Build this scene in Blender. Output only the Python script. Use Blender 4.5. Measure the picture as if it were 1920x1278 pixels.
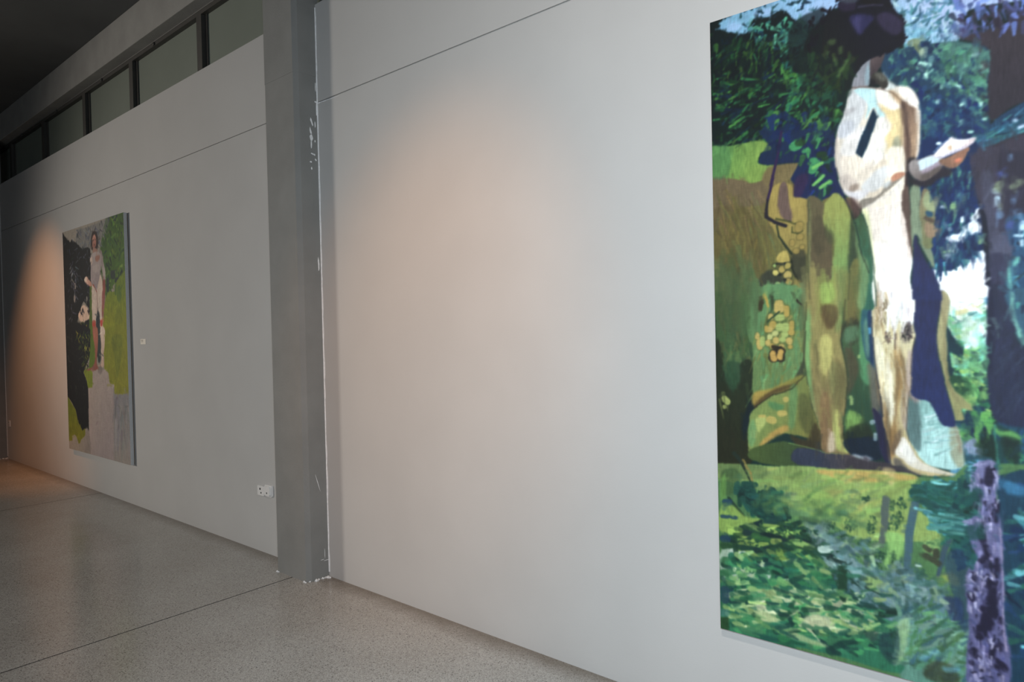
import bpy, bmesh, math, random
import numpy as np
from mathutils import Matrix, Vector

for o in list(bpy.data.objects): bpy.data.objects.remove(o, do_unlink=True)
scene = bpy.context.scene
COL = scene.collection

# ---------------------------------------------------------------- camera
# world: x runs along the gallery wall (to the right), y into the wall, z up; wall face at y = 0
EYE_H, EYE_D = 1.55, 2.5264
CR = np.array([[0.766204187708242, 0.022116044085540507, 0.6422164925726835],
               [-0.007984887798564322, 0.9996580869062465, -0.024898812216404526],
               [-0.642547573573504, 0.013949547553589884, 0.7661188065945468]])
FOC = 1.3119272
cam = bpy.data.objects.new('camera', bpy.data.cameras.new('camera'))
COL.objects.link(cam)
right = Vector((CR[0, 0], CR[0, 2], -CR[0, 1])); up = -Vector((CR[1, 0], CR[1, 2], -CR[1, 1])); back = -Vector((CR[2, 0], CR[2, 2], -CR[2, 1]))
Mx = Matrix((right, up, back)).transposed().to_4x4(); Mx.translation = (0, -EYE_D, EYE_H)
cam.matrix_world = Mx
cam.data.sensor_width = 36; cam.data.sensor_fit = 'HORIZONTAL'
cam.data.lens = FOC*18
cam.data.clip_start = 0.05
cam.data.dof.use_dof = True; cam.data.dof.focus_distance = 5.5; cam.data.dof.aperture_fstop = 5.0
scene.camera = cam

# ---------------------------------------------------------------- world, lights, exposure
w = bpy.data.worlds.new('world'); scene.world = w; w.use_nodes = True
w.node_tree.nodes['Background'].inputs[0].default_value = (.55, .6, .7, 1)
w.node_tree.nodes['Background'].inputs[1].default_value = 0.02

def aim(o, loc, target):
    o.location = loc
    o.rotation_euler = (Vector(target)-Vector(loc)).to_track_quat('-Z', 'Y').to_euler()
def spot(name, loc, target, power, colour, angle, blend, radius):
    l = bpy.data.lights.new(name, 'SPOT'); l.energy = power; l.color = colour
    l.spot_size = math.radians(angle); l.spot_blend = blend; l.shadow_soft_size = radius
    o = bpy.data.objects.new(name, l); COL.objects.link(o); aim(o, loc, target); return o
# the photographer's flash on the camera
spot('camera_flash', (0.02, -2.48, 1.72), (-0.45, 0.0, 1.15), 235, (.74, .885, 1.0), 158, 1.0, .04)
# ceiling lamp in front of the nearer painting
spot('ceiling_lamp', (0.05, -3.3, 4.35), (-0.45, 0.0, .75), 300, (1.0, .94, .88), 124, 1.0, .09)
# room light from the far left of the hall
spot('hall_light', (-13.0, -7.8, 2.8), (-4.7, 0.0, 1.75), 1760, (1.0, .92, .82), 53, 1.0, .75)
# warm track spotlights on the wall
spot('wall_wash_near', (-1.7, -3.3, 4.3), (-2.70, 0.0, 1.48), 285, (1.0, .45, .13), 37, 1.0, .05)
spot('wall_wash_far', (-8.7, -2.2, 4.3), (-9.3, 0.0, 1.15), 285, (1.0, .42, .15), 50, 1.0, .05)
# added cool fill from behind the photographer, brightens the pillar's side face
al = bpy.data.lights.new('hall_fill', 'AREA'); al.energy = 115; al.color = (.74, .87, 1.0); al.shape = 'RECTANGLE'; al.size = 6; al.size_y = 2.2
ao = bpy.data.objects.new('hall_fill', al); COL.objects.link(ao); aim(ao, (1.6, -7.4, 2.0), (-2.0, 0, 1.5))

scene.view_settings.view_transform = 'Standard'
scene.view_settings.look = 'None'
scene.view_settings.exposure = 0.0
scene.view_settings.gamma = 1.0
scene.view_settings.use_curve_mapping = False

# ---------------------------------------------------------------- helpers
def mat(name, col, rough=.6, spec=.5, noise=None, bump=None, metal=0.0):
    """noise = (scale, amount, detail); bump = (scale, strength)"""
    m = bpy.data.materials.new(name); m.use_nodes = True
    n, l = m.node_tree.nodes, m.node_tree.links; b = n['Principled BSDF']
    b.inputs['Base Color'].default_value = (*col, 1); b.inputs['Roughness'].default_value = rough
    b.inputs['Specular IOR Level'].default_value = spec; b.inputs['Metallic'].default_value = metal
    if noise or bump: tc = n.new('ShaderNodeTexCoord')
    if noise:
        t = n.new('ShaderNodeTexNoise'); t.inputs['Scale'].default_value = noise[0]; t.inputs['Detail'].default_value = noise[2]
        r = n.new('ShaderNodeValToRGB'); a = noise[1]
        r.color_ramp.elements[0].position = .3; r.color_ramp.elements[1].position = .7
        r.color_ramp.elements[0].color = (*[c*(1-a) for c in col], 1); r.color_ramp.elements[1].color = (*[min(c*(1+a), 1) for c in col], 1)
        l.new(tc.outputs['Object'], t.inputs['Vector']); l.new(t.outputs['Fac'], r.inputs['Fac']); l.new(r.outputs['Color'], b.inputs['Base Color'])
    if bump:
        t = n.new('ShaderNodeTexNoise'); t.inputs['Scale'].default_value = bump[0]; t.inputs['Detail'].default_value = 4
        u = n.new('ShaderNodeBump'); u.inputs['Strength'].default_value = bump[1]; u.inputs['Distance'].default_value = .01
        l.new(tc.outputs['Object'], t.inputs['Vector']); l.new(t.outputs['Fac'], u.inputs['Height']); l.new(u.outputs['Normal'], b.inputs['Normal'])
    return m
def link(name, me, mats, parent=None):
    o = bpy.data.objects.new(name, me); COL.objects.link(o)
    for m in (mats if isinstance(mats, (list, tuple)) else [mats]): me.materials.append(m)
    if parent: o.parent = parent
    return o
def from_bm(name, bm, mats, parent=None, smooth=False):
    bmesh.ops.recalc_face_normals(bm, faces=bm.faces)
    me = bpy.data.meshes.new(name); bm.to_mesh(me); bm.free()
    if smooth: me.shade_smooth()
    return link(name, me, mats, parent)
def add_box(bm, x0, x1, y0, y1, z0, z1, bevel=0, seg=2):
    r = bmesh.ops.create_cube(bm, size=1)
    for v in r['verts']:
        v.co = Vector((x0+(v.co.x+.5)*(x1-x0), y0+(v.co.y+.5)*(y1-y0), z0+(v.co.z+.5)*(z1-z0)))
    if bevel:
        es = list({e for v in r['verts'] for e in v.link_edges})
        bmesh.ops.bevel(bm, geom=es, offset=bevel, segments=seg, affect='EDGES', profile=.5)
def box(name, b, mats, parent=None, bevel=0, seg=2):
    bm = bmesh.new(); add_box(bm, *b, bevel=bevel, seg=seg); return from_bm(name, bm, mats, parent)
def add_prism(bm, pts, f, t0, t1, mi=0):
    """extrude a 2D outline between t0 and t1; f(u, v, t) -> xyz"""
    a = [bm.verts.new(f(u, v, t0)) for u, v in pts]; b = [bm.verts.new(f(u, v, t1)) for u, v in pts]
    fs = [bm.faces.new(a), bm.faces.new(b[::-1])]
    for i in range(len(pts)):
        j = (i+1) % len(pts); fs.append(bm.faces.new((a[i], b[i], b[j], a[j])))
    for q in fs: q.material_index = mi
    return fs
def struct(o): o['kind'] = 'structure'; return o
def thing(name, label, cat, loc=(0, 0, 0), group=None):
    o = bpy.data.objects.new(name, None); COL.objects.link(o); o.location = loc; o.empty_display_size = .1
    o['label'] = label; o['category'] = cat
    if group: o['group'] = group
    return o
def adopt(root, *parts):
    """parent parts modelled in world coordinates to a root standing at its own place"""
    L = Vector(root.location)
    for p in parts:
        p.parent = root; p.data.transform(Matrix.Translation(-L))
def view_to_wall(px, py, plane):
    """where the sight line through a point of the view meets the plane `plane` metres in front of the wall"""
    d = np.stack([(px-960)/960/FOC, (py-639)/960/FOC, np.ones_like(px)], 0).T @ CR
    t = (EYE_D-plane)/d[:, 2]
    return d[:, 0]*t, EYE_H-d[:, 1]*t

# ---------------------------------------------------------------- materials
M_WALL = mat('wall_paint', (.50, .49, .475), .75, .25, (2.2, .025, 3), (160, .05))
M_CEIL = mat('ceiling_paint', (.13, .135, .135), .9, .2, (1.2, .12, 3))
M_BEAM = mat('beam_concrete', (.33, .32, .30), .85, .25, (3.5, .10, 5), (60, .15))
M_PIL = mat('pillar_concrete', (.225, .225, .215), .7, .35, (5, .07, 6), (90, .12))
M_PLAS = mat('plaster', (.80, .80, .80), .9, .2, (60, .1, 3))
M_FRAME = mat('window_frame_metal', (.060, .056, .050), .5, .4, (8, .1, 2))
M_WHITE = mat('white_plastic', (.78, .76, .74), .22, .5)
M_HOLE = mat('dark_recess', (.02, .02, .022), .8, .2)
M_CARD = mat('card', (.86, .80, .70), .8, .2)
M_INK = mat('printed_ink', (.10, .08, .07), .8, .1)
M_EDGE = mat('primed_canvas_edge', (.62, .63, .64), .8, .2, (90, .04, 2))
M_WOOD = mat('stretcher_wood', (.40, .30, .20), .7, .3, (20, .15, 3))

def glass_material():
    m = bpy.data.materials.new('obscured_glass'); m.use_nodes = True
    n, l = m.node_tree.nodes, m.node_tree.links; b = n['Principled BSDF']
    tc = n.new('ShaderNodeTexCoord'); t = n.new('ShaderNodeTexNoise'); t.inputs['Scale'].default_value = 3.0
    r = n.new('ShaderNodeValToRGB'); r.color_ramp.elements[0].color = (.23, .26, .215, 1); r.color_ramp.elements[1].color = (.28, .31, .26, 1)
    l.new(tc.outputs['Object'], t.inputs['Vector']); l.new(t.outputs['Fac'], r.inputs['Fac']); l.new(r.outputs['Color'], b.inputs['Base Color'])
    b.inputs['Roughness'].default_value = .45; b.inputs['Transmission Weight'].default_value = .2
    return m
M_GLASS = glass_material()

def floor_material():
    m = bpy.data.materials.new('polished_terrazzo'); m.use_nodes = True
    n, l = m.node_tree.nodes, m.node_tree.links; b = n['Principled BSDF']
    tc = n.new('ShaderNodeTexCoord')
    def vor(scale, c0, c1, p0, p1, feature='F1'):
        v = n.new('ShaderNodeTexVoronoi'); v.inputs['Scale'].default_value = scale; v.inputs['Randomness'].default_value = 1
        l.new(tc.outputs['Object'], v.inputs['Vector'])
        r = n.new('ShaderNodeValToRGB'); r.color_ramp.elements[0].position = p0; r.color_ramp.elements[1].position = p1
        r.color_ramp.elements[0].color = c0; r.color_ramp.elements[1].color = c1
        return v, r
    def mix(f, a, c, mode='MIX'):
        x = n.new('ShaderNodeMix'); x.data_type = 'RGBA'; x.blend_type = mode
        for s, val in ((0, f), (6, a), (7, c)):
            if hasattr(val, 'links'): l.new(val, x.inputs[s])
            else: x.inputs[s].default_value = val
        return x.outputs[2]
    # aggregate: every cell has its own tone
    v1, r1 = vor(260, (.32, .30, .275, 1), (.62, .595, .555, 1), .0, 1.0)
    sep = n.new('ShaderNodeSeparateColor'); l.new(v1.outputs['Color'], sep.inputs[0]); l.new(sep.outputs[0], r1.inputs['Fac'])
    # sparse dark chips
    v2 = n.new('ShaderNodeTexVoronoi'); v2.inputs['Scale'].default_value = 95; l.new(tc.outputs['Object'], v2.inputs['Vector'])
    sp = n.new('ShaderNodeSeparateColor'); l.new(v2.outputs['Color'], sp.inputs[0])
    g = n.new('ShaderNodeMath'); g.operation = 'GREATER_THAN'; g.inputs[1].default_value = .80; l.new(sp.outputs[1], g.inputs[0])
    ls = n.new('ShaderNodeMath'); ls.operation = 'LESS_THAN'; ls.inputs[1].default_value = .30; l.new(v2.outputs['Distance'], ls.inputs[0])
    an = n.new('ShaderNodeMath'); an.operation = 'MULTIPLY'; l.new(g.outputs[0], an.inputs[0]); l.new(ls.outputs[0], an.inputs[1])
    sc = n.new('ShaderNodeMath'); sc.operation = 'MULTIPLY'; sc.inputs[1].default_value = .75; l.new(an.outputs[0], sc.inputs[0])
    c = mix(sc.outputs[0], r1.outputs['Color'], (.055, .05, .045, 1))
    # broad mottling
    t = n.new('ShaderNodeTexNoise'); t.inputs['Scale'].default_value = 1.6; t.inputs['Detail'].default_value = 6; l.new(tc.outputs['Object'], t.inputs['Vector'])
    r2 = n.new('ShaderNodeValToRGB'); r2.color_ramp.elements[0].position = .3; r2.color_ramp.elements[1].position = .7
    r2.color_ramp.elements[0].color = (.84, .82, .80, 1); r2.color_ramp.elements[1].color = (1, 1, 1, 1); l.new(t.outputs['Fac'], r2.inputs['Fac'])
    c = mix(1.0, c, r2.outputs['Color'], 'MULTIPLY')
    # unmopped brown margin along the wall
    sx = n.new('ShaderNodeSeparateXYZ'); l.new(tc.outputs['Object'], sx.inputs[0])
    t2 = n.new('ShaderNodeTexNoise'); t2.inputs['Scale'].default_value = 5; t2.inputs['Detail'].default_value = 5; l.new(tc.outputs['Object'], t2.inputs['Vector'])
    ad = n.new('ShaderNodeMath'); ad.operation = 'MULTIPLY_ADD'; ad.inputs[1].default_value = .10; l.new(t2.outputs['Fac'], ad.inputs[0]); l.new(sx.outputs[1], ad.inputs[2])
    mr = n.new('ShaderNodeMapRange'); mr.inputs[1].default_value = -.09; mr.inputs[2].default_value = .03; mr.inputs[3].default_value = 0; mr.inputs[4].default_value = .7
    l.new(ad.outputs[0], mr.inputs[0])
    c = mix(mr.outputs[0], c, (.13, .095, .06, 1))
    l.new(c, b.inputs['Base Color'])
    r3 = n.new('ShaderNodeMapRange'); r3.inputs[3].default_value = .13; r3.inputs[4].default_value = .24; l.new(t.outputs['Fac'], r3.inputs[0]); l.new(r3.outputs[0], b.inputs['Roughness'])
    b.inputs['Specular IOR Level'].default_value = .5
    return m
M_FLOOR = floor_material()

# ---------------------------------------------------------------- setting
XL, XR, YF, ZC = -15.0, 5.0, -8.6, 4.60
# floor with open joints square to the wall
joints = [-14.96+0*1, -11.36, -7.62, -3.88, -.14, 3.6]
bm = bmesh.new(); prof = [(XR, -.12), (XL, -.12), (XL, 0)]
for j in joints[1:]: prof += [(j-.0040, 0), (j-.0034, -.006), (j+.0034, -.006), (j+.0040, 0)]
prof += [(XR, 0)]
a = [bm.verts.new((x, YF-.1, z)) for x, z in prof]; b = [bm.verts.new((x, .3, z)) for x, z in prof]
bm.faces.new(a); bm.faces.new(b[::-1])
for i in range(len(prof)):
    k = (i+1) % len(prof); q = bm.faces.new((a[i], b[i], b[k], a[k]))
    if 'x' and (prof[i][1] < 0 and prof[i][1] > -.1) or (prof[k][1] < 0 and prof[k][1] > -.1): q.material_index = 1
struct(from_bm('floor', bm, [M_FLOOR, M_HOLE]))

# gallery wall: two heights of board with a shadow gap between
ZG, ZT = 3.038, 3.66
bm = bmesh.new()
add_prism(bm, [(0, 0), (.10, 0), (.10, ZT), (0, ZT), (0, ZG+.004), (.009, ZG+.004), (.009, ZG-.004), (0, ZG-.004)], lambda y, z, t: (t, y, z), XL, XR)
struct(from_bm('wall_back', bm, M_WALL))
M_OUT = mat('rough_masonry', (.2, .2, .19), .9, .2, (4, .1, 4))
struct(box('wall_left', (XL-.15, XL, YF, .3, 0, ZC), M_OUT))
struct(box('wall_right', (XR, XR+.15, YF, .3, 0, ZC), M_OUT))
struct(box('wall_front', (XL, XR, YF-.15, YF, 0, ZC), M_OUT))
struct(box('ceiling', (XL, XR, YF, .4, ZC, ZC+.2), M_CEIL))
# concrete lintel over the clerestory, masonry behind the board
struct(box('trim_1', (XL, XR, .022, .4, 4.255, ZC), M_BEAM, bevel=.006))
struct(box('wall_far', (XL, XR, .20, .40, 0, 3.30), M_OUT))

# clerestory: one window per bay, obscured glass in dark metal
def window(n, x0, x1):
    y0, y1 = .125, .185; zb, zt = 3.30, 4.255
    bm = bmesh.new()
    add_box(bm, x0, x0+.075, y0, y1, zb, zt); add_box(bm, x1-.010, x1, y0, y1, zb, zt)
    add_box(bm, x0+.075, x1-.010, y0, y1, zt-.042, zt); add_box(bm, x0+.075, x1-.010, y0, y1, zb, zb+.05)
    # casement set back inside the frame
    add_box(bm, x0+.075, x0+.11, y0+.03, y1, zb+.05, zt-.042); add_box(bm, x1-.045, x1-.010, y0+.022, y1, zb+.05, zt-.042)
    f = struct(from_bm('window_%d' % n, bm, M_FRAME))
    p = box('pane', (x0+.11, x1-.045, .168, .174, zb+.05, zt-.042), M_GLASS); p.parent = f
    bm = bmesh.new(); add_box(bm, x0+.55, x0+.585, y0-.012, y0, zt-.040, zt-.012, bevel=.003)
    s = from_bm('latch', bm, M_FRAME); s.parent = f
    bm = bmesh.new(); add_box(bm, x0, x1, y0-.004, y0, zt-.010, zt-.0005)
    q = from_bm('drip_rail', bm, mat('pale_rail_%d' % n, (.16, .155, .145), .5, .5)); q.parent = f
edges = [-14.98, -13.60, -12.24, -10.98, -9.62, -8.22, -6.955, -5.555, -4.12, -3.66, -2.3, -.9, .5, 1.9, 3.3, 4.98]
edges = [(edges[i], edges[i+1]) for i in range(len(edges)-1)]
for i, (x0, x1) in enumerate(edges): window(i+1, x0, x1)

# ---------------------------------------------------------------- pillars
def pillar(x0, label, near):
    x1, yf, zs = x0+.36, -.155, 3.20
    root = thing('concrete_pillar', label, 'pillar', ((x0+x1)/2, -.078, 0), 'square pillars standing against the gallery wall')
    bm = bmesh.new(); c = .026
    def sec(e): return [(x0-e, .0), (x0-e, yf+.010-e), (x0-e+.010, yf-e), (x1+e-c, yf-e), (x1+e, yf-e+c), (x1+e, .0)]
    add_prism(bm, sec(.0015), lambda x, y, t: (x, y, t), zs, 4.255 if False else ZC)
    add_prism(bm, sec(0), lambda x, y, t: (x, y, t), 0, zs)
    add_prism(bm, [(x0, .0), (x1, .0), (x1, .02), (x0, .02)], lambda x, y, t: (x, y, t), ZT+.002, ZC)
    sh = from_bm('shaft', bm, M_PIL); parts = [sh]
    rnd = random.Random(5 if near else 9)
    # bead of caulk where the pillar meets the wall
    bm = bmesh.new(); prev = None; z = .03
    while z < ZT:
        wdt = .0085*(.6+.8*rnd.random()); off = .0015*rnd.uniform(-1, 1)
        v = [bm.verts.new((x1+.0005+off*.3, -.0045, z)), bm.verts.new((x1+wdt, -.0012, z)), bm.verts.new((x1+wdt, .001, z)), bm.verts.new((x1-.002, .001, z))]
        if prev:
            for k in range(4): bm.faces.new((prev[k], prev[(k+1) % 4], v[(k+1) % 4], v[k]))
        else: bm.faces.new(v)
        prev = v; z += rnd.uniform(.03, .09)
    bm.faces.new(prev[::-1]); parts.append(from_bm('caulk_bead', bm, M_PLAS))
    # broken plaster at the foot
    bm = bmesh.new()
    for k in range(44):
        if k < 12 or k > 25: x, y = x1+rnd.uniform(-.03, .012), yf+rnd.random()*.155
        elif k < 15: x, y = x1+rnd.uniform(-.05, .0), yf-rnd.random()*.008
        elif k < 19: x, y = x0+rnd.uniform(0, .05), yf-rnd.random()*.006
        else: x, y = x1+rnd.uniform(0, .035), rnd.uniform(-.03, -.004)
        s = rnd.uniform(.004, .009) if k < 19 else rnd.uniform(.006, .013)
        r = bmesh.ops.create_icosphere(bm, subdivisions=1, radius=s)
        for v in r['verts']:
            v.co = Vector((v.co.x*rnd.uniform(.7, 1.3)+x, v.co.y*rnd.uniform(.7, 1.3)+y, max(v.co.z*rnd.uniform(.3, 1.2)+s*.2, .0003)))
    parts.append(from_bm('plaster_crumbs', bm, M_PLAS))
    if near:
        # chips in the paint of the side face: (y, z, half width, half height, lean)
        ch = [(-.045, 2.908, .005, .024, .35), (-.020, 2.897, .003, .018, 0), (-.053, 2.845, .005, .025, .2), (-.050, 2.805, .009, .022, .1), (-.051, 2.762, .004, .024, 0), (-.0235, 2.79, .003, .008, 0), (-.050, 2.706, .005, .004, 0), (-.040, 2.704, .004, .005, 0), (-.029, 2.702, .004, .007, 0), (-.058, 2.653, .006, .005, 0), (-.0215, 2.671, .005, .006, .3), (-.053, 2.612, .005, .009, .1), (-.0105, 3.137, .002, .028, 0), (-.02, 2.01, .004, .04, 0), (-.006, 3.04, .012, .006, 0), (-.006, 2.99, .004, .035, 0), (-.07, .62, .0015, .05, .3), (-.03, .16, .001, .03, 0), (-.05, .12, .012, .0015, 0), (-.02, .11, .02, .0015, 0)]
        bm = bmesh.new()
        for y, z, a_, b_, lean in ch:
            n_ = 9; pts = []
            for i in range(n_):
                t = 2*math.pi*i/n_; r = rnd.uniform(.65, 1.15); u, v = 1.3*a_*r*math.cos(t), 1.15*b_*r*math.sin(t)
                pts.append((y+u-lean*v, z+v))
            add_prism(bm, pts, lambda yy, zz, t: (t, yy, zz), x1-.001, x1+.0012)
        parts.append(from_bm('paint_chip', bm, M_PLAS))
    adopt(root, *parts)
pillar(-4.06, 'square grey concrete pillar with chipped paint, left of the blank stretch of wall', True)
pillar(-11.36, 'dim square pillar at the far left end of the gallery wall', False)

# caulk smeared into the shadow gap beside the near pillar
bm = bmesh.new(); prev = None; rnd = random.Random(2)
for i in range(14):
    x = -3.700+.018*i; h_ = .0045*(1-i/15)*(rnd.uniform(.7, 1.2)); zc = ZG-.003-.0006*i
    v = [bm.verts.new((x, y, z)) for y, z in ((.004, zc+h_), (-.0018, zc+h_*.6), (-.0018, zc-h_), (.004, zc-h_))]
    if prev:
        for k in range(4): bm.faces.new((prev[k], prev[(k+1) % 4], v[(k+1) % 4], v[k]))
    else: bm.faces.new(v)
    prev = v
bm.faces.new(prev[::-1]); o = from_bm('trim_2', bm, M_PLAS); struct(o)

# ---------------------------------------------------------------- sockets and card
def rounded(bm, x0, x1, z0, z1, y0, y1, r, seg=5):
    pts = []
    for cx, cz, a0 in ((x1-r, z1-r, 0), (x0+r, z1-r, 90), (x0+r, z0+r, 180), (x1-r, z0+r, 270)):
        for k in range(seg+1):
            t = math.radians(a0+90*k/seg); pts.append((cx+r*math.cos(t), cz+r*math.sin(t)))
    add_prism(bm, pts, lambda x, z, t: (x, t, z), y0, y1)
def disc(bm, x, z, r, y0, y1, n=20):
    add_prism(bm, [(x+r*math.cos(2*math.pi*k/n), z+r*math.sin(2*math.pi*k/n)) for k in range(n)], lambda x_, z_, t: (x_, t, z_), y0, y1)
def flat_socket(x, z, w_, h_, label, d=.009):
    root = thing('wall_socket', label, 'socket', (x, 0, z))
    bm = bmesh.new(); rounded(bm, x-w_/2, x+w_/2, z-h_/2, z+h_/2, -d, .002, .008); p = from_bm('face_plate', bm, M_WHITE)
    bm = bmesh.new(); disc(bm, x-w_*.08, z+h_*.17, .0085, -d-.0006, -d+.001); disc(bm, x+w_*.06, z-h_*.22, .0065, -d-.0006, -d+.001); h1 = from_bm('screw_hole', bm, M_HOLE)
    adopt(root, p, h1)
def raised_socket(x, z, w_, h_, label):
    root = thing('wall_socket', label, 'socket', (x, 0, z))
    bm = bmesh.new(); rounded(bm, x-w_/2, x+w_/2, z-h_/2, z+h_/2, -.012, .002, .010); p = from_bm('back_plate', bm, M_WHITE)
    bm = bmesh.new(); rounded(bm, x-w_*.40, x+w_*.40, z-h_*.40, z+h_*.42, -.024, -.011, .010)
    es = [e for e in bm.edges if all(abs(v.co.y+.024) < 1e-5 for v in e.verts)]
    bmesh.ops.bevel(bm, geom=es, offset=.005, segments=3, affect='EDGES')
    c = from_bm('cover', bm, M_WHITE)
    bm = bmesh.new(); disc(bm, x, z-h_*.16, .006, -.0248, -.0235); s = from_bm('screw', bm, M_HOLE)
    adopt(root, p, c, s)
flat_socket(-4.506, .446, .088, .070, 'flat white wall socket plate, the left one beside the near pillar')
raised_socket(-4.398, .458, .088, .082, 'protruding white wall socket box, the right one touching the near pillar')
flat_socket(-10.87, .478, .085, .085, 'small pale socket plate at the far left end of the wall')

root = thing('wall_label', 'small cream caption card on the wall right of the smaller painting', 'label card', (-6.492, 0, 1.533))
c = box('card', (-6.548, -6.436, -.003, .0005, 1.509, 1.557), M_CARD)
bm = bmesh.new()
for z, xa, xb, h_ in ((1.5455, -6.535, -6.492, .0030), (1.5395, -6.535, -6.485, .0016), (1.534, -6.535, -6.49, .0016), (1.529, -6.535, -6.498, .0012)):
    add_box(bm, xa, xb, -.0034, -.0028, z-h_/2, z+h_/2)
t = from_bm('printed_text', bm, M_INK)
adopt(root, c, t)

# ---------------------------------------------------------------- painted canvases
class Canvas:
    """A painted rectangle on the wall; brush marks are laid in wall metres."""
    def __init__(s, x0, z0, w, h, res, plane, base, seed=1):
        s.x0, s.z0, s.w, s.h, s.res, s.plane = x0, z0, w, h, res, plane
        s.nx, s.ny = int(round(w/res))+1, int(round(h/res))+1
        s.a = np.empty((s.ny, s.nx, 3)); s.a[:] = base
        s.r = np.random.RandomState(seed)
        s.sc, s.ox, s.oy, s.grey = 1.0, 0.0, 0.0, 0.0
        r = np.random.RandomState(seed+50)
        s.n1 = s._smooth(r.rand(s.ny, s.nx), 1, 7); s.n2 = s._smooth(r.rand(s.ny, s.nx), 7, 1)
        s.n3 = s._smooth(r.rand(s.ny, s.nx), 12, 12)
    def _smooth(s, n, ax, ay):
        for ax_, k in ((1, ax), (0, ay)):
            for _ in range(2):
                if k > 1:
                    c = np.cumsum(np.concatenate([np.take(n, range(-k, 0), ax_), n], ax_), ax_)
                    n = (np.take(c, range(k, c.shape[ax_]), ax_) - np.take(c, range(0, c.shape[ax_]-k), ax_))/k
        n = n-n.mean(); return n/n.std()
    def tile(s, sc, ox, oy): s.sc, s.ox, s.oy = sc, ox, oy
    def m(s, p):
        p = np.asarray(p, float).reshape(-1, 2)
        x, z = view_to_wall(p[:, 0]/s.sc+s.ox, p[:, 1]/s.sc+s.oy, s.plane)
        return np.stack([(x-s.x0)/s.res, (z-s.z0)/s.res], 1)
    def smooth(s, q):
        n = len(q); o = []
        for i in range(n):
            a, b, c, d = q[i-1], q[i], q[(i+1) % n], q[(i+2) % n]
            for t in (0, .25, .5, .75):
                o.append(.5*(2*b+(c-a)*t+(2*a-5*b+4*c-d)*t*t+(3*b-3*c+d-a)*t**3))
        return np.array(o)
    def poly(s, c, pts, c2=None, g=None, sm=True, al=1.0, tex=.06, ed=0):
        q = s.m(pts)
        if sm: q = s.smooth(q)
        if ed: q = q + s.r.randn(*q.shape)*ed
        x0, y0 = np.floor(q.min(0)).astype(int)-1; x1, y1 = np.ceil(q.max(0)).astype(int)+2
        x0, y0, x1, y1 = max(x0, 0), max(y0, 0), min(x1, s.nx), min(y1, s.ny)
        if x1 <= x0 or y1 <= y0: return
        M = np.zeros((y1-y0, x1-x0))
        for ox, oy in ((-.25, -.25), (.25, .25)):
            X = np.arange(x0, x1)[None, :]+ox; Y = np.arange(y0, y1)[:, None]+oy
            ins = np.zeros(M.shape, bool)
            for (ax, ay), (bx, by) in zip(q, np.roll(q, -1, 0)):
                if ay == by: continue
                lo, hi = (ay, by) if ay < by else (by, ay)
                k0 = max(int(np.ceil(lo-oy-y0)), 0); k1 = min(int(np.ceil(hi-oy-y0)), y1-y0)
                if k1 > k0:
                    yy = Y[k0:k1]; ins[k0:k1] ^= X < (bx-ax)*(yy-ay)/(by-ay)+ax
            M += ins*.5
        col = np.empty(M.shape+(3,)); col[:] = c
        if c2 is not None:
            a, b = s.m(g); d = b-a
            t = np.clip(((np.arange(x0, x1)[None, :]-a[0])*d[0]+(np.arange(y0, y1)[:, None]-a[1])*d[1])/(d@d), 0, 1)
            t = np.clip(t+.08*s.n1[y0:y1, x0:x1], 0, 1)[..., None]
            col = col*(1-t)+np.array(c2)*t
        tex *= .5
        col = col*(1+tex*s.n1[y0:y1, x0:x1]+tex*.6*s.n3[y0:y1, x0:x1])[..., None]
        for _ in range(4 if al <= .9 else 1):                 # wet edges
            b = np.pad(M, 1, 'edge'); M = (b[:-2, 1:-1]+b[2:, 1:-1]+b[1:-1, :-2]+b[1:-1, 2:]+b[1:-1, 1:-1])/5
        M = (M*al)[..., None]
        v = s.a[y0:y1, x0:x1]; v[:] = v*(1-M)+col*M
    def seg(s, a, b, w0, w1, c, al=1.0, soft=1.0):
        w = max(w0, w1)+1.5
        x0, x1 = int(max(min(a[0], b[0])-w, 0)), int(min(max(a[0], b[0])+w+1, s.nx))
        y0, y1 = int(max(min(a[1], b[1])-w, 0)), int(min(max(a[1], b[1])+w+1, s.ny))
        if x1 <= x0 or y1 <= y0: return
        X = np.arange(x0, x1)[None, :]; Y = np.arange(y0, y1)[:, None]
        d = b-a; L = max(d@d, 1e-6)
        t = np.clip(((X-a[0])*d[0]+(Y-a[1])*d[1])/L, 0, 1)
        dist = np.hypot(X-a[0]-t*d[0], Y-a[1]-t*d[1])
        M = np.clip((w0+(w1-w0)*t-dist)/soft+.5, 0, 1)*al
        M = (M*np.clip(1+.07*s.n2[y0:y1, x0:x1], 0, 1.2)).clip(0, 1)[..., None]
        v = s.a[y0:y1, x0:x1]; v[:] = v*(1-M)+np.array(c)*M
    def k(s, p):
        q = s.m([p, (p[0]+1, p[1]), (p[0], p[1]+1)])
        return math.sqrt(abs((q[1]-q[0])[0]*(q[2]-q[0])[1]))
    def line(s, c, w, pts, w1=None, al=1.0, soft=1.0):
        q = s.m(pts); k = s.k(pts[0]); w1 = w if w1 is None else w1
        n = len(q)-1
        for i in range(n):
            u0, u1 = i/n, (i+1)/n
            s.seg(q[i], q[i+1], .5*k*(w+(w1-w)*u0), .5*k*(w+(w1-w)*u1), c, al, soft)
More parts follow.
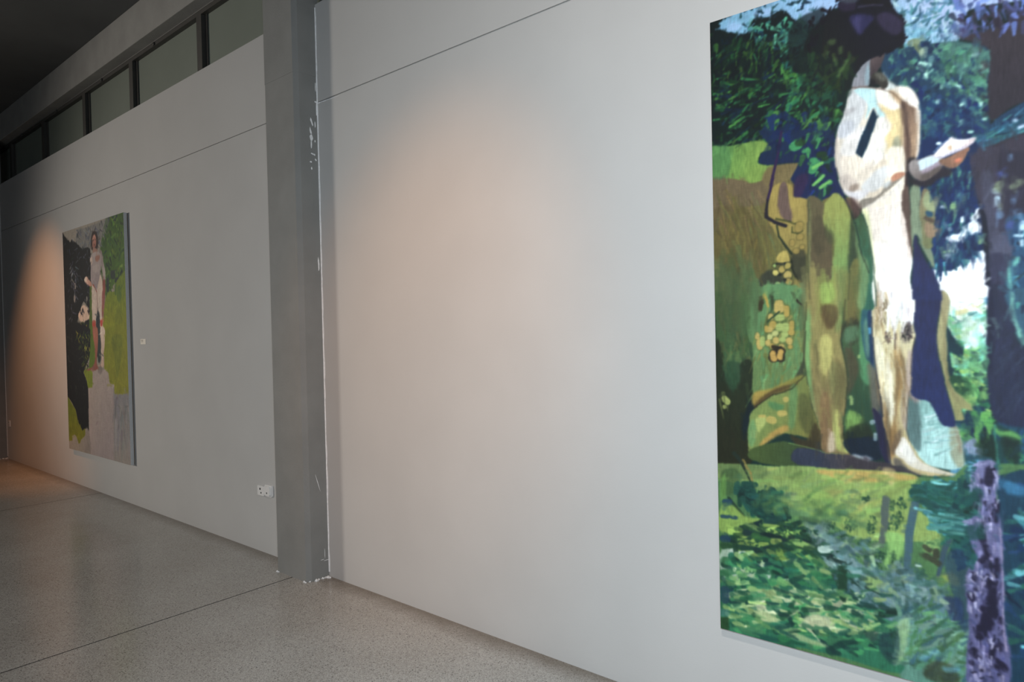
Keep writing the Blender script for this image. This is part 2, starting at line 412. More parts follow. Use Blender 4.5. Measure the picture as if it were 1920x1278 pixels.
    def dabs(s, n, region, cols, L=14, W=4, ang=0., spread=.4, al=.9, taper=.4, jc=.12, toward=None, soft=1.2):
        R = np.array(region, float); lo, hi = R.min(0), R.max(0); got = 0; tries = 0
        while got < n and tries < n*12:
            tries += 1
            p = lo+(hi-lo)*s.r.rand(2); ins = False
            for (ax, ay), (bx, by) in zip(R, np.roll(R, -1, 0)):
                if (ay > p[1]) != (by > p[1]) and p[0] < (bx-ax)*(p[1]-ay)/(by-ay)+ax: ins = not ins
            if not ins: continue
            got += 1
            A = ang if toward is None else math.atan2(toward[1]-p[1], toward[0]-p[0])
            A += spread*s.r.randn(); l = L*(.5+s.r.rand()); w = W*(.6+.8*s.r.rand())
            c = np.array(cols[s.r.randint(len(cols))], float)*(1+jc*s.r.randn())+3*s.r.randn(3)
            q = s.m([p, p+l*np.array([math.cos(A), math.sin(A)])]); k = s.k(p)
            s.seg(q[0], q[1], .5*w*k, .5*w*k*taper, c.clip(0, 255), al, soft)
    def blobs(s, c, lst, al=1.0, soft=1.5):
        for b in lst:                                       # x, y, rx, ry, angle
            x, y, rx, ry = b[:4]; A = b[4] if len(b) > 4 else 0
            if ry >= rx: d = (math.sin(A)*-(ry-rx), math.cos(A)*(ry-rx)); w = rx
            else: d = (math.cos(A)*(rx-ry), math.sin(A)*(rx-ry)); w = ry
            s.line(c, 2*w, [(x-d[0], y-d[1]), (x+d[0], y+d[1])], al=al, soft=soft)
    def smear(s, n, region, L=14, W=5, ang=0., spread=.4, al=.6, j=.06, pick=4, clip=True):
        """short strokes that drag the colour already there"""
        R = np.array(region, float); q = s.m(R); lo, hi = R.min(0), R.max(0); k0 = None
        for i in range(n):
            p = lo+(hi-lo)*s.r.rand(2); ins = False
            for (ax, ay), (bx, by) in zip(R, np.roll(R, -1, 0)):
                if (ay > p[1]) != (by > p[1]) and p[0] < (bx-ax)*(p[1]-ay)/(by-ay)+ax: ins = not ins
            if not ins: continue
            A = ang+spread*s.r.randn(); l = L*(.4+s.r.rand()); d = np.array([math.cos(A), math.sin(A)])*l/2
            e = s.m([p-d, p+d, p+s.r.randn(2)*pick]); ix, iy = int(round(e[2][0])), int(round(e[2][1]))
            if not (0 <= ix < s.nx and 0 <= iy < s.ny): continue
            c = s.a[iy, ix]*(1+j*s.r.randn())+np.array([1.5, 1.5, 1.5])*s.r.randn(3)
            if i % 40 == 0 or k0 is None: k0 = 1
            kk = s.k(p); w = W*(.5+s.r.rand())
            s.seg(e[0], e[1], .5*w*kk, .2*w*kk, c.clip(0, 255), al, 1.6)
    def warp(s, amp, k):
        """let every edge wander the way a loaded brush does"""
        r = s.r; u = s._smooth(r.rand(s.ny, s.nx), k, k)*amp; v = s._smooth(r.rand(s.ny, s.nx), k, k)*amp
        Y, X = np.mgrid[0:s.ny, 0:s.nx]
        s.a = s.a[np.clip((Y+v).round().astype(int), 0, s.ny-1), np.clip((X+u).round().astype(int), 0, s.nx-1)]
    def blur(s, n=1):
        for _ in range(n):
            b = np.pad(s.a, ((1, 1), (1, 1), (0, 0)), 'edge')
            s.a = (b[:-2, 1:-1]+b[2:, 1:-1]+b[1:-1, :-2]+b[1:-1, 2:]+2*b[1:-1, 1:-1])/6
    def leafy(s, c, lst, al=.9, L=16, W=9, dens=1.0, soft=1.2, spread=1.2):
        """a clump of short touches filling each ellipse"""
        for b in lst:
            x, y, rx, ry = b[:4]; A = b[4] if len(b) > 4 else 0
            n = max(5, int(dens*rx*ry/(L*W)*3.2))
            for i in range(n):
                t = 2*math.pi*s.r.rand(); r = math.sqrt(s.r.rand())
                u, v = rx*r*math.cos(t), ry*r*math.sin(t)
                p = np.array([x+u*math.cos(A)-v*math.sin(A), y+u*math.sin(A)+v*math.cos(A)])
                a = A+(0 if rx > ry else 1.57)+spread*s.r.randn()*.6
                d = np.array([math.cos(a), math.sin(a)])*L*(.4+.6*s.r.rand())/2
                q = s.m([p-d, p+d]); k = s.k(p); w = W*(.5+.7*s.r.rand())*k*.5
                col = (np.array(c, float)*(1+.10*s.r.randn())).clip(0, 255)
                s.seg(q[0], q[1], w, w*.5, col, al, soft)
    def finish(s, tone=1.0):
        a = s.a*(1+.012*s.n1+.010*s.n2)[..., None]
        a = np.clip(a, 0, 255)/255
        a = np.where(a <= .04045, a/12.92, ((a+.055)/1.055)**2.4)
        g = (a @ np.array([.2126, .7152, .0722]))[..., None]
        a = a+(g-a)*s.grey
        return np.clip(a**1.08*tone, 0, .95)

def box4(x0, y0, x1, y1): return [(x0, y0), (x1, y0), (x1, y1), (x0, y1)]

def paint_large(cv):
    cv.grey = .14
    P, S, D, B, T = cv.poly, cv.line, cv.dabs, cv.blobs, cv.tile
    # ---- A: sky and treetops
    T(3.097, 1300, 0)
    P((12, 30, 30), box4(60, -700, 4200, 1000), sm=False)
    P((120, 175, 205), [(150, 130), (560, -60), (1100, -260), (1100, 0), (860, 40), (760, 110), (700, 150), (600, 125), (520, 60), (430, 100), (345, 110), (330, 170), (300, 200), (200, 180)], (150, 190, 230), [(300, 150), (800, 60)])
    P((135, 195, 215), [(1060, -300), (2400, -700), (2400, -100), (1920, 0), (1600, 60), (1540, 230), (1420, 250), (1330, 262), (1230, 290), (1215, 120), (1150, 60)], (165, 185, 225), [(1230, 230), (1420, 40)])
    B((185, 205, 235), [(1390, 60, 60, 45), (1440, 140, 45, 30), (1290, 40, 50, 30), (1500, 40, 40, 25)], al=.7, soft=6)
    B((160, 195, 235), [(700, 60, 70, 40, -.5), (760, 20, 60, 30), (235, 155, 45, 25), (400, 75, 60, 20, -.3)], al=.8, soft=5)
    # leaves over the sky
    D(110, box4(1120, -20, 1560, 290), [(60, 120, 135), (80, 145, 150), (45, 95, 115), (95, 150, 180)], L=42, W=20, ang=-.7, spread=.8, taper=.2)
    D(30, box4(1120, -20, 1560, 290), [(190, 215, 240), (175, 215, 225)], L=30, W=16, ang=.9, spread=.8)
    D(34, [(260, 60), (640, -60), (720, 60), (560, 80), (420, 120), (280, 140)], [(20, 60, 75), (30, 80, 85), (15, 45, 60)], L=30, W=16, ang=-.8, spread=.7, taper=.2)
    D(46, box4(1500, -200, 2600, 200), [(50, 50, 75), (80, 90, 150), (60, 70, 100), (110, 130, 200)], L=60, W=30, ang=1.3, spread=.6)
    # left dark tree
    P((6, 26, 28), [(60, 155), (140, 132), (165, 185), (210, 205), (300, 205), (345, 120), (430, 125), (520, 75), (600, 140), (700, 150), (800, 60), (960, 60), (1210, 300), (960, 460), (920, 560), (860, 680), (800, 1000), (60, 1000)], (8, 34, 32), [(300, 250), (700, 900)], ed=.8)
    D(90, [(300, 150), (560, 90), (720, 150), (640, 330), (560, 320), (380, 260)], [(20, 70, 90), (40, 120, 110), (60, 150, 120), (12, 45, 60), (80, 165, 130)], L=36, W=18, ang=1.1, spread=.8, taper=.3)
    P((70, 150, 125), [(520, 180), (600, 190), (660, 160), (650, 230), (600, 260), (530, 230)], al=.6)
    D(220, [(95, 180), (500, 260), (640, 300), (620, 420), (110, 560)], [(4, 22, 28), (10, 45, 35), (22, 75, 40), (45, 85, 30), (5, 30, 45), (8, 38, 25)], L=50, W=17, ang=1.75, spread=.45, taper=.5)
    D(380, [(110, 440), (700, 420), (900, 520), (800, 860), (120, 860)], [(6, 30, 28), (15, 70, 45), (35, 110, 55), (60, 120, 45), (10, 40, 60), (5, 25, 30), (12, 55, 30)], L=52, W=16, spread=.3, toward=(760, 420), taper=.5)
    D(110, [(480, 330), (900, 350), (850, 700), (560, 640)], [(10, 45, 38), (40, 120, 70), (70, 140, 50), (20, 90, 80), (8, 35, 25), (30, 80, 30)], L=44, W=22, ang=1.9, spread=.7)
    B((35, 130, 80), [(620, 470, 26, 30), (785, 530, 18, 45, .3), (705, 560, 20, 16), (590, 590, 30, 14, -.6), (555, 620, 20, 26)], al=.8)
    B((85, 150, 60), [(860, 400, 16, 60, .5), (815, 360, 14, 30), (800, 240, 24, 22), (560, 760, 16, 40, .3), (640, 700, 20, 30)], al=.6)
    D(90, [(450, 640), (830, 690), (800, 990), (390, 960), (400, 870)], [(12, 40, 84), (16, 50, 80), (20, 84, 60), (44, 120, 66), (10, 28, 60), (70, 130, 56)], L=60, W=34, ang=1.8, spread=.6)
    # middle foliage
    P((28, 62, 88), [(1100, 310), (1230, 280), (1330, 240), (1400, 260), (1500, 240), (1600, 250), (1720, 300), (1725, 700), (1640, 850), (1320, 920), (1300, 600), (1180, 490), (1090, 420)])
    P((75, 125, 110), [(1380, 270), (1540, 240), (1690, 290), (1715, 420), (1690, 650), (1640, 560), (1560, 420), (1450, 380)], al=.85)
    D(230, [(1100, 310), (1330, 250), (1720, 300), (1720, 700), (1640, 840), (1330, 900), (1320, 560), (1180, 470)], [(20, 45, 95), (25, 60, 95), (70, 130, 110), (45, 100, 105), (90, 150, 130), (18, 35, 75), (20, 50, 80)], L=50, W=24, ang=1.2, spread=.9)
    D(60, [(1380, 250), (1700, 290), (1710, 660), (1600, 560), (1420, 460)], [(80, 145, 110), (60, 120, 95), (100, 160, 135)], L=50, W=22, ang=1.2, spread=.6, al=.7)
    D(120, [(1300, 520), (1640, 560), (1720, 700), (1620, 840), (1330, 880)], [(15, 35, 85), (20, 45, 95), (15, 55, 90), (50, 105, 115)], L=60, W=26, ang=1.3, spread=.7)
    B((180, 235, 215), [(1635, 318, 17, 15), (1678, 380, 16, 14), (1345, 370, 40, 10, .3), (1420, 590, 12, 14), (1560, 605, 14, 16), (1562, 710, 13, 13), (1430, 838, 14, 16), (1540, 500, 18, 8, .5), (1690, 690, 12, 8), (1610, 765, 16, 8), (1275, 460, 9, 9), (1350, 440, 12, 20), (1670, 605, 9, 14), (1440, 505, 9, 14), (1500, 410, 8, 8)], soft=3)
    B((110, 125, 90), [(1280, 250, 34, 22), (1310, 285, 30, 16, .8)])
    B((170, 195, 165), [(1265, 255, 12, 18), (1325, 300, 12, 20)], al=.8)
    # right-hand dark trunk mass
    P((48, 42, 52), [(1540, 215), (1680, 265), (1720, 340), (1712, 600), (1740, 700), (1920, 590), (2500, 500), (2500, -60), (1920, 60), (1840, 120), (1700, 170), (1600, 190)], (58, 50, 58), [(1740, 600), (1900, 200)])
    D(60, [(1540, 20), (1960, -60), (1960, 130), (1860, 150), (1560, 190)], [(95, 115, 185), (110, 135, 210), (60, 60, 95), (70, 80, 130), (50, 45, 65)], L=50, W=26, ang=1.4, spread=.5)
    P((22, 60, 92), [(1640, 830), (1760, 690), (1920, 590), (2300, 380), (2300, 600), (1920, 770), (1700, 860)], (35, 95, 110), [(1800, 680), (1850, 800)])
    D(30, [(1660, 800), (1920, 620), (1920, 760), (1700, 850)], [(30, 90, 115), (15, 40, 75), (70, 140, 165), (50, 120, 120)], L=60, W=14, ang=-.5, spread=.2)
    B((200, 225, 245), [(1905, 735, 22, 10, -.4), (1868, 700, 14, 12)], soft=3)
    P((52, 45, 56), [(1620, 860), (1700, 855), (1920, 770), (2500, 600), (2500, 1400), (1620, 1400)])
    # ---- C: right middle
    T(3.994, 1600, 250)
    P((16, 42, 88), [(480, 60), (920, 60), (885, 240), (950, 540), (985, 880), (860, 960), (780, 1000), (700, 1030), (600, 1020), (480, 400)])
    D(260, [(500, 240), (880, 240), (950, 560), (980, 880), (700, 1020), (560, 900)], [(14, 36, 84), (20, 50, 100), (12, 30, 70), (30, 85, 105), (18, 44, 80)], L=90, W=20, ang=1.7, spread=.25)
    D(28, box4(640, 250, 900, 700), [(60, 130, 125), (40, 105, 115), (80, 150, 120)], L=50, W=18, ang=1.6, spread=.3, al=.7)
    P((253, 254, 254), [(600, 1040), (690, 1030), (770, 1010), (800, 970), (850, 990), (880, 930), (985, 895), (1010, 1300), (700, 1340), (640, 1150)], ed=1.2)
    D(40, [(600, 960), (980, 850), (985, 920), (620, 1050)], [(15, 60, 90), (60, 140, 150), (16, 42, 88)], L=50, W=20, ang=1.5, spread=.3)
    P((250, 254, 255), [(695, 770), (800, 735), (835, 700), (850, 740), (820, 780), (760, 825), (720, 800)], ed=.8)
    P((250, 254, 255), [(860, 680), (930, 650), (960, 720), (940, 745), (870, 750)], ed=.8)
    P((250, 254, 255), [(890, 620), (925, 570), (945, 575), (950, 640), (900, 645)], ed=.8)
    B((235, 250, 250), [(670, 550, 22, 12), (815, 640, 12, 26), (725, 710, 12, 16), (710, 910, 20, 18), (735, 880, 16, 10), (640, 75, 20, 12)])
    B((150, 190, 120), [(745, 545, 20, 26), (835, 500, 16, 34), (945, 810, 16, 22), (705, 885, 24, 14)], al=.8)
    B((95, 165, 155), [(850, 960, 20, 22), (790, 470, 14, 24), (870, 330, 10, 50)], al=.7)
    # ghost column behind the leg
    P((126, 142, 112), [(430, 400), (500, 400), (505, 620), (540, 760), (600, 900), (610, 1010), (520, 860), (470, 760), (440, 900), (430, 600)])
    P((135, 120, 88), [(520, 420), (570, 430), (620, 560), (605, 700), (620, 760), (590, 780), (600, 860), (530, 850), (510, 700), (500, 560)], (120, 125, 80), [(550, 450), (560, 820)])
    P((150, 160, 115), [(545, 430), (590, 470), (620, 570), (570, 580), (530, 520)])
    P((90, 75, 60), [(540, 620), (600, 640), (600, 670), (540, 660)])
    P((35, 75, 100), [(550, 580), (600, 590), (600, 620), (560, 620)])
    P((150, 125, 95), [(540, 670), (610, 690), (630, 740), (590, 790), (540, 760)])
    # trunk with the dappled lights
    P((60, 54, 68), [(900, 110), (1080, 100), (1300, 0), (1900, -200), (1900, 1400), (1010, 1400), (1000, 1010), (975, 800), (950, 560), (930, 430), (882, 260)], (50, 50, 78), [(1000, 300), (1000, 1200)])
    P((72, 72, 92), [(960, 320), (1040, 290), (1060, 460), (1080, 700), (1160, 800), (1175, 900), (1010, 900), (985, 640)], al=.8)
    P((92, 96, 120), [(1040, 800), (1130, 740), (1175, 900), (1060, 910)], al=.5)
    P((54, 54, 80), [(1020, 920), (1170, 915), (1175, 1000), (1140, 1278), (1030, 1278)])
    P((18, 22, 40), [(945, 500), (960, 560), (1000, 660), (1020, 1000), (1035, 1300), (1005, 1300), (990, 1000), (965, 700)])
    P((38, 34, 52), [(1100, 140), (1278, 130), (1900, 60), (1900, 620), (1290, 600), (1150, 640), (1130, 420), (1090, 320)], al=.6)
    P((40, 85, 120), [(1140, 650), (1278, 600), (1900, 500), (1900, 1300), (1150, 1300), (1180, 1000), (1175, 860)], (35, 75, 105), [(1150, 700), (1270, 1200)])
    D(110, [(1170, 650), (1900, 560), (1900, 1300), (1160, 1300), (1190, 900)], [(45, 110, 140), (25, 55, 95), (75, 150, 160), (40, 60, 70), (100, 180, 190), (20, 40, 70)], L=70, W=28, ang=1.2, spread=.7)
    B((190, 225, 240), [(1080, 510, 20, 44, -.1), (1268, 690, 28, 40), (1235, 765, 40, 12), (1268, 820, 18, 30)])
    B((120, 170, 210), [(1095, 610, 24, 30), (1200, 510, 16, 20), (1212, 590, 10, 18), (1175, 180, 14, 26)], al=.7, soft=4)
    B((125, 140, 110), [(1095, 400, 32, 50, .4), (1230, 380, 60, 22, -.5), (1100, 550, 18, 30)], al=.85, soft=3)
    B((70, 85, 150), [(1125, 305, 40, 18, .3), (1180, 690, 34, 40)], al=.8, soft=4)
    B((110, 200, 180), [(1170, 1090, 16, 90), (1215, 960, 16, 40, .3), (1240, 1210, 20, 50, -.5), (1175, 1230, 18, 30)], al=.8, soft=3)
    # ---- B: left middle field
    T(3.994, 1300, 250)
    P((112, 98, 52), [(130, 300), (400, 330), (560, 250), (780, 220), (860, 460), (1180, 480), (1300, 700), (1300, 1340), (130, 1340)], (100, 100, 45), [(300, 400), (500, 1200)], sm=False)
    P((112, 94, 72), [(130, 310), (400, 360), (540, 300), (540, 520), (330, 560), (200, 700), (130, 700)], al=.7)
    P((96, 82, 40), [(130, 600), (400, 560), (520, 900), (520, 1100), (190, 1000)], al=.5)
    P((74, 96, 62), [(130, 960), (300, 1060), (440, 1110), (500, 1300), (130, 1340)], al=.8)
    D(170, [(170, 420), (560, 420), (620, 900), (480, 1150), (190, 1250)], [(128, 112, 45), (100, 90, 48), (110, 105, 40), (88, 78, 42), (95, 105, 60), (120, 98, 60)], L=120, W=14, ang=1.35, spread=.2, al=.5)
    P((95, 145, 62), [(120, 112), (270, 100), (480, 55), (590, 110), (500, 150), (490, 220), (620, 240), (540, 300), (520, 350), (430, 372), (370, 350), (160, 322), (130, 320)], (126, 158, 60), [(180, 200), (460, 300)])
    P((70, 125, 72), [(120, 112), (270, 110), (260, 320), (130, 320)], al=.6)
    P((125, 108, 66), [(540, 280), (600, 240), (780, 225), (740, 330), (650, 370), (590, 400), (520, 360)], al=.9)
    P((162, 140, 62), [(580, 420), (650, 370), (740, 390), (760, 480), (850, 480), (850, 900), (700, 870), (600, 720), (560, 620), (570, 500)], (150, 132, 60), [(650, 450), (800, 850)])
    P((108, 86, 76), [(662, 368), (700, 378), (716, 500), (738, 655), (680, 645), (632, 560), (640, 430)])
    P((18, 42, 74), [(480, -20), (575, 122), (500, 150), (492, 222), (570, 240), (720, 220), (795, 225), (728, 340), (762, 385), (750, 470), (800, 480), (880, 495), (960, 500), (1060, 455), (1150, 550), (1180, 560), (1070, 330), (1060, -20)], (24, 36, 78), [(600, 100), (800, 450)], sm=False, ed=.6)
    P((60, 35, 72), [(770, 330), (850, 300), (860, 360), (810, 470), (750, 460)], al=.7)
    D(60, [(560, 0), (1050, 0), (1060, 330), (1100, 470), (900, 480), (860, 260), (700, 210)], [(18, 44, 100), (14, 36, 76), (22, 74, 60), (50, 126, 70), (12, 30, 60), (16, 56, 54)], L=60, W=34, ang=1.9, spread=.6)
    B((55, 150, 85), [(770, 90, 50, 40, -.4), (905, 250, 34, 60, .5), (900, 200, 30, 20), (830, 130, 20, 20)], al=.9)
    B((110, 185, 85), [(940, 350, 14, 60, .8), (990, 385, 14, 55, .9), (930, 240, 50, 14, -.5)], al=.95)
    B((24, 60, 25), [(800, 70, 40, 26), (960, 160, 40, 26), (985, 190, 26, 16)], al=.8)
    S((48, 30, 72), 22, [(660, -10), (628, 200), (600, 320), (575, 430), (556, 500)], 20)
    S((34, 30, 40), 18, [(556, 500), (547, 570), (550, 625), (610, 665), (690, 692)], 26)
    S((60, 65, 25), 16, [(620, 640), (720, 660), (790, 690), (815, 730), (780, 750), (740, 740), (740, 700)], 10, al=.8)
    S((40, 50, 30), 12, [(625, 690), (640, 770), (690, 840), (735, 900)], 20)
    # ghost torso / leg
    P((98, 88, 58), [(855, 490), (980, 520), (1000, 700), (1040, 760), (1050, 1100), (1000, 1340), (870, 1340), (860, 900)], (92, 78, 52), [(900, 520), (950, 1200)])
    P((146, 150, 66), [(975, 560), (1060, 450), (1150, 520), (1180, 640), (1190, 900), (1160, 1340), (1010, 1340), (1040, 1050), (1060, 800), (990, 700)], (118, 150, 74), [(1000, 600), (1120, 1000)])
    P((60, 66, 40), [(990, 690), (1060, 750), (1050, 830), (1010, 800)], al=.6)
    P((150, 165, 90), [(862, 480), (880, 700), (878, 1000), (890, 1340), (862, 1340)], al=.5)
    P((50, 66, 44), [(1178, 660), (1200, 690), (1240, 900), (1200, 1000), (1160, 1100)], al=.9)
    P((110, 108, 50), [(1160, 1080), (1230, 940), (1260, 1340), (1150, 1340)])
    P((56, 56, 40), [(740, 900), (830, 870), (850, 1000), (850, 1240), (800, 1120), (750, 1020)], al=.85)
    P((50, 55, 45), [(500, 1080), (570, 1020), (650, 1050), (700, 1110), (740, 1160), (600, 1150), (540, 1200), (490, 1278), (480, 1150)], al=.85)
    P((96, 140, 96), [(540, 1190), (620, 1120), (700, 1140), (770, 1240), (760, 1340), (500, 1340), (500, 1220)], al=.9)
    S((34, 38, 22), 22, [(700, 900), (735, 960), (745, 1010), (780, 1090), (840, 1210)], 8)
    S((36, 46, 30), 12, [(690, 1130), (750, 1210), (830, 1278)], 10)
    for x, y, rx, ry in ((790, 700, 30, 40), (800, 775, 26, 24), (740, 820, 20, 26), (770, 880, 24, 22), (815, 850, 18, 18)):
        B((80, 75, 30), [(x, y, rx+5, ry+5)], al=.7); B((165, 140, 62), [(x, y, rx, ry)], al=.8)
    P((178, 158, 70), [(620, 930), (660, 880), (700, 880), (725, 950), (690, 985), (640, 960)])
    for x, y, r_, c in ((622, 1040, 24, (196, 182, 88)), (668, 1012, 26, (178, 156, 70)), (712, 990, 24, (168, 150, 66)), (612, 985, 14, (150, 175, 90)), (712, 1060, 32, (180, 160, 80)), (716, 1110, 26, (160, 140, 64)), (632, 1135, 24, (178, 190, 110)), (590, 1180, 26, (130, 170, 90))):
        B((40, 46, 30), [(x, y, r_+6, r_+7)], al=.7); B(c, [(x, y, r_-1, r_)])
    B((30, 36, 30), [(655, 1055, 16, 14), (690, 1095, 14, 12), (660, 970, 40, 8)], al=.9)
    P((150, 130, 60), [(750, 1100), (800, 1110), (840, 1220), (780, 1240)], al=.7)
    # ---- D: lower left
    T(3.65, 1320, 550)
    P((66, 88, 48), [(80, -10), (345, -10), (345, 500), (330, 800), (80, 800)], (52, 84, 50), [(200, 50), (200, 600)], sm=False)
    D(90, [(100, 0), (340, 0), (340, 480), (110, 520)], [(80, 105, 60), (60, 92, 50), (96, 96, 50), (48, 76, 46), (90, 115, 60)], L=110, W=20, ang=1.4, spread=.35, al=.5)
    B((84, 120, 66), [(205, 440, 50, 36), (260, 230, 20, 60)], al=.5, soft=6)
    P((34, 46, 28), [(80, 350), (130, 420), (150, 600), (230, 620), (250, 480), (330, 470), (335, 760), (300, 1000), (330, 1150), (210, 1190), (90, 1180)], (40, 42, 22), [(200, 500), (200, 1100)], al=.95)
    P((42, 78, 50), [(150, 480), (250, 480), (230, 640), (160, 640)], al=.8)
    P((14, 34, 44), [(335, 700), (345, 790), (330, 860), (300, 920), (290, 1000), (260, 980), (270, 850)], al=.8)
    B((170, 180, 90), [(150, 730, 36, 22, .8), (140, 775, 14, 14)], al=.9)
    P((92, 138, 84), [(345, -10), (700, -10), (700, 400), (680, 520), (560, 620), (350, 700), (335, 500)], (104, 130, 70), [(450, 50), (520, 600)])
    D(110, [(350, 60), (690, 60), (680, 480), (540, 610), (360, 660)], [(110, 145, 80), (80, 128, 80), (120, 120, 50), (92, 150, 92), (86, 104, 52)], L=110, W=16, ang=1.75, spread=.25, al=.55)
    P((62, 56, 28), [(345, 30), (400, 20), (400, 110), (360, 130), (345, 100)])
    P((40, 44, 22), [(440, 0), (480, 40), (470, 120), (440, 200), (420, 210), (460, 100)], al=.8)
    S((176, 150, 52), 22, [(410, 10), (430, 60), (440, 90)], 14)
    grapes = [(515, 90, 34, 46, 0), (565, 120, 18, 42, 1), (520, 165, 32, 24, 2), (475, 215, 26, 28, 1), (450, 245, 26, 20, 0), (522, 232, 26, 30, 2), (560, 235, 24, 36, 2), (600, 220, 16, 34, 1), (492, 275, 22, 22, 3), (555, 285, 22, 20, 2), (598, 270, 22, 22, 1), (455, 298, 18, 22, 3), (498, 325, 22, 24, 0), (540, 320, 20, 20, 2), (583, 328, 22, 24, 0), (430, 240, 16, 26, 1), (440, 340, 20, 24, 0), (470, 365, 20, 20, 1), (590, 365, 16, 14, 1), (462, 160, 18, 22, 0), (380, 350, 22, 40, 0), (365, 290, 16, 24, 0), (400, 330, 16, 40, 2), (530, 365, 20, 14, 0)]
    pal = [(190, 165, 80), (176, 150, 60), (160, 176, 90), (188, 190, 110)]
    P((92, 104, 46), [(470, 130), (540, 60), (600, 110), (625, 220), (610, 330), (560, 400), (480, 420), (430, 360), (410, 240), (430, 160)], al=.8)
    cv.leafy((170, 150, 70), [(520, 240, 90, 150)], al=.7, L=30, W=24, dens=.5)
    for x, y, rx, ry, c in grapes: B((58, 78, 36), [(x, y, rx+5, ry+5)], al=.75)
    for x, y, rx, ry, c in grapes: B(pal[c], [(x, y, rx+1, ry+1)], soft=2)
    B((44, 36, 22), [(478, 430, 36, 42), (525, 418, 34, 54), (505, 380, 44, 16, .3)], al=.9)
    B((196, 156, 66), [(478, 430, 20, 36, -.2), (524, 418, 20, 38, .1)])
    S((40, 66, 40), 10, [(440, 190), (490, 150), (520, 125)], 12)
    S((40, 34, 22), 14, [(600, -10), (640, 50), (690, 90)], 10)
    S((70, 66, 40), 16, [(700, 80), (690, 250), (684, 400), (680, 480)], 12, al=.8)
    P((62, 70, 46), [(685, 450), (690, 540), (640, 590), (600, 610), (640, 540)])
    P((178, 146, 52), [(340, 680), (460, 650), (560, 600), (680, 555), (700, 620), (600, 660), (480, 690), (345, 770)], (130, 125, 44), [(380, 700), (640, 600)], al=.9)
    P((84, 66, 34), [(520, 640), (600, 620), (640, 600), (580, 650), (470, 690), (360, 780), (345, 760), (420, 690)], al=.85)
    P((122, 142, 68), [(330, 800), (480, 690), (620, 650), (700, 560), (730, 760), (800, 940), (800, 1010), (600, 960), (480, 960), (330, 1110), (298, 1000), (310, 880)], (118, 116, 48), [(450, 760), (740, 900)])
    P((86, 138, 84), [(590, 640), (640, 660), (620, 900), (580, 900)], al=.6)
    P((62, 66, 36), [(650, 690), (720, 720), (760, 900), (700, 960), (650, 860)], al=.5)
    P((176, 186, 96), [(350, 860), (420, 830), (430, 880), (400, 920), (370, 950)], al=.85)
    P((76, 128, 74), [(440, 740), (540, 760), (530, 800), (470, 790)], al=.85)
    B((190, 168, 78), [(465, 865, 38, 26, .3), (535, 820, 34, 22), (400, 835, 30, 10), (560, 720, 20, 20), (340, 960, 22, 30)], al=.85)
    P((188, 150, 62), [(400, 1000), (480, 940), (560, 900), (580, 930), (470, 990), (380, 1050)], al=.9)
    P((104, 150, 90), [(310, 900), (340, 860), (360, 960), (330, 1050), (300, 1000)], al=.8)
    P((70, 90, 40), [(330, 1060), (500, 1010), (590, 1020), (720, 1060), (720, 1190), (330, 1140)], (56, 78, 44), [(380, 1100), (700, 1140)])
    P((62, 52, 28), [(590, 960), (700, 1000), (760, 880), (810, 1000), (800, 1080), (640, 1040)], al=.9)
    P((50, 58, 76), [(640, 1060), (860, 1080), (1000, 1105), (1110, 1130), (1110, 1206), (640, 1176)], (78, 66, 66), [(760, 1130), (1050, 1160)])
    S((120, 160, 80), 5, [(580, 1022), (700, 1050), (830, 1085), (960, 1105)], 5, al=.8)
    # back leg
    P((142, 132, 70), [(702, -20), (700, 250), (690, 450), (710, 600), (745, 780), (795, 930), (803, 1060), (880, 1092), (1000, 1108), (985, 1060), (945, 960), (965, 800), (985, 640), (970, 480), (935, 330), (960, 150), (972, -20)], (124, 108, 66), [(830, 300), (880, 1000)])
    P((110, 160, 90), [(705, 120), (735, 200), (725, 420), (745, 700), (780, 860), (715, 620), (692, 450)], al=.75)
    P((186, 176, 92), [(800, 300), (860, 290), (880, 400), (840, 560), (790, 500)], al=.8)
    P((150, 182, 66), [(780, -20), (900, -20), (890, 60), (800, 80)], al=.9)
    P((98, 78, 36), [(800, 90), (900, 80), (915, 180), (860, 250), (820, 200)], al=.85)
    P((120, 138, 72), [(930, -20), (965, -20), (950, 180), (915, 280), (900, 200)], al=.8)
    P((110, 118, 64), [(880, 480), (960, 520), (975, 660), (930, 800), (880, 700), (850, 600)], al=.55)
    P((126, 92, 58), [(800, 700), (860, 700), (880, 1060), (810, 1060), (790, 920)], al=.6)
    P((182, 188, 92), [(880, 820), (920, 800), (930, 960), (990, 1090), (900, 1050)], al=.9)
    P((206, 188, 160), [(860, 950), (890, 960), (900, 1060), (870, 1085), (845, 1060)], al=.8)
    D(70, [(715, 300), (950, 350), (970, 640), (930, 1000), (830, 1000), (730, 640)], [(150, 138, 76), (124, 116, 64), (166, 150, 82), (110, 96, 56)], L=100, W=14, ang=1.5, spread=.15, al=.35)
    # between the legs
    P((72, 98, 50), [(972, -20), (1180, -20), (1200, 1100), (1010, 1100), (950, 960), (985, 640), (945, 330)], (30, 66, 50), [(1030, 100), (1040, 1000)])
    P((120, 104, 48), [(975, -10), (1060, -10), (1040, 160), (965, 190)], al=.8)
    P((46, 40, 26), [(960, 200), (1050, 160), (1080, 300), (1000, 350), (950, 300)], al=.7)
    P((96, 148, 104), [(970, 240), (1040, 220), (1060, 290), (1000, 340), (955, 320)], al=.6)
    P((80, 70, 46), [(960, 380), (1010, 380), (1060, 520), (990, 700), (985, 560)], al=.8)
    P((86, 160, 104), [(1070, 100), (1140, 200), (1150, 600), (1080, 580), (1060, 400)], al=.7)
    P((130, 172, 72), [(990, 800), (1060, 820), (1090, 880), (1010, 940), (960, 930)], al=.8)
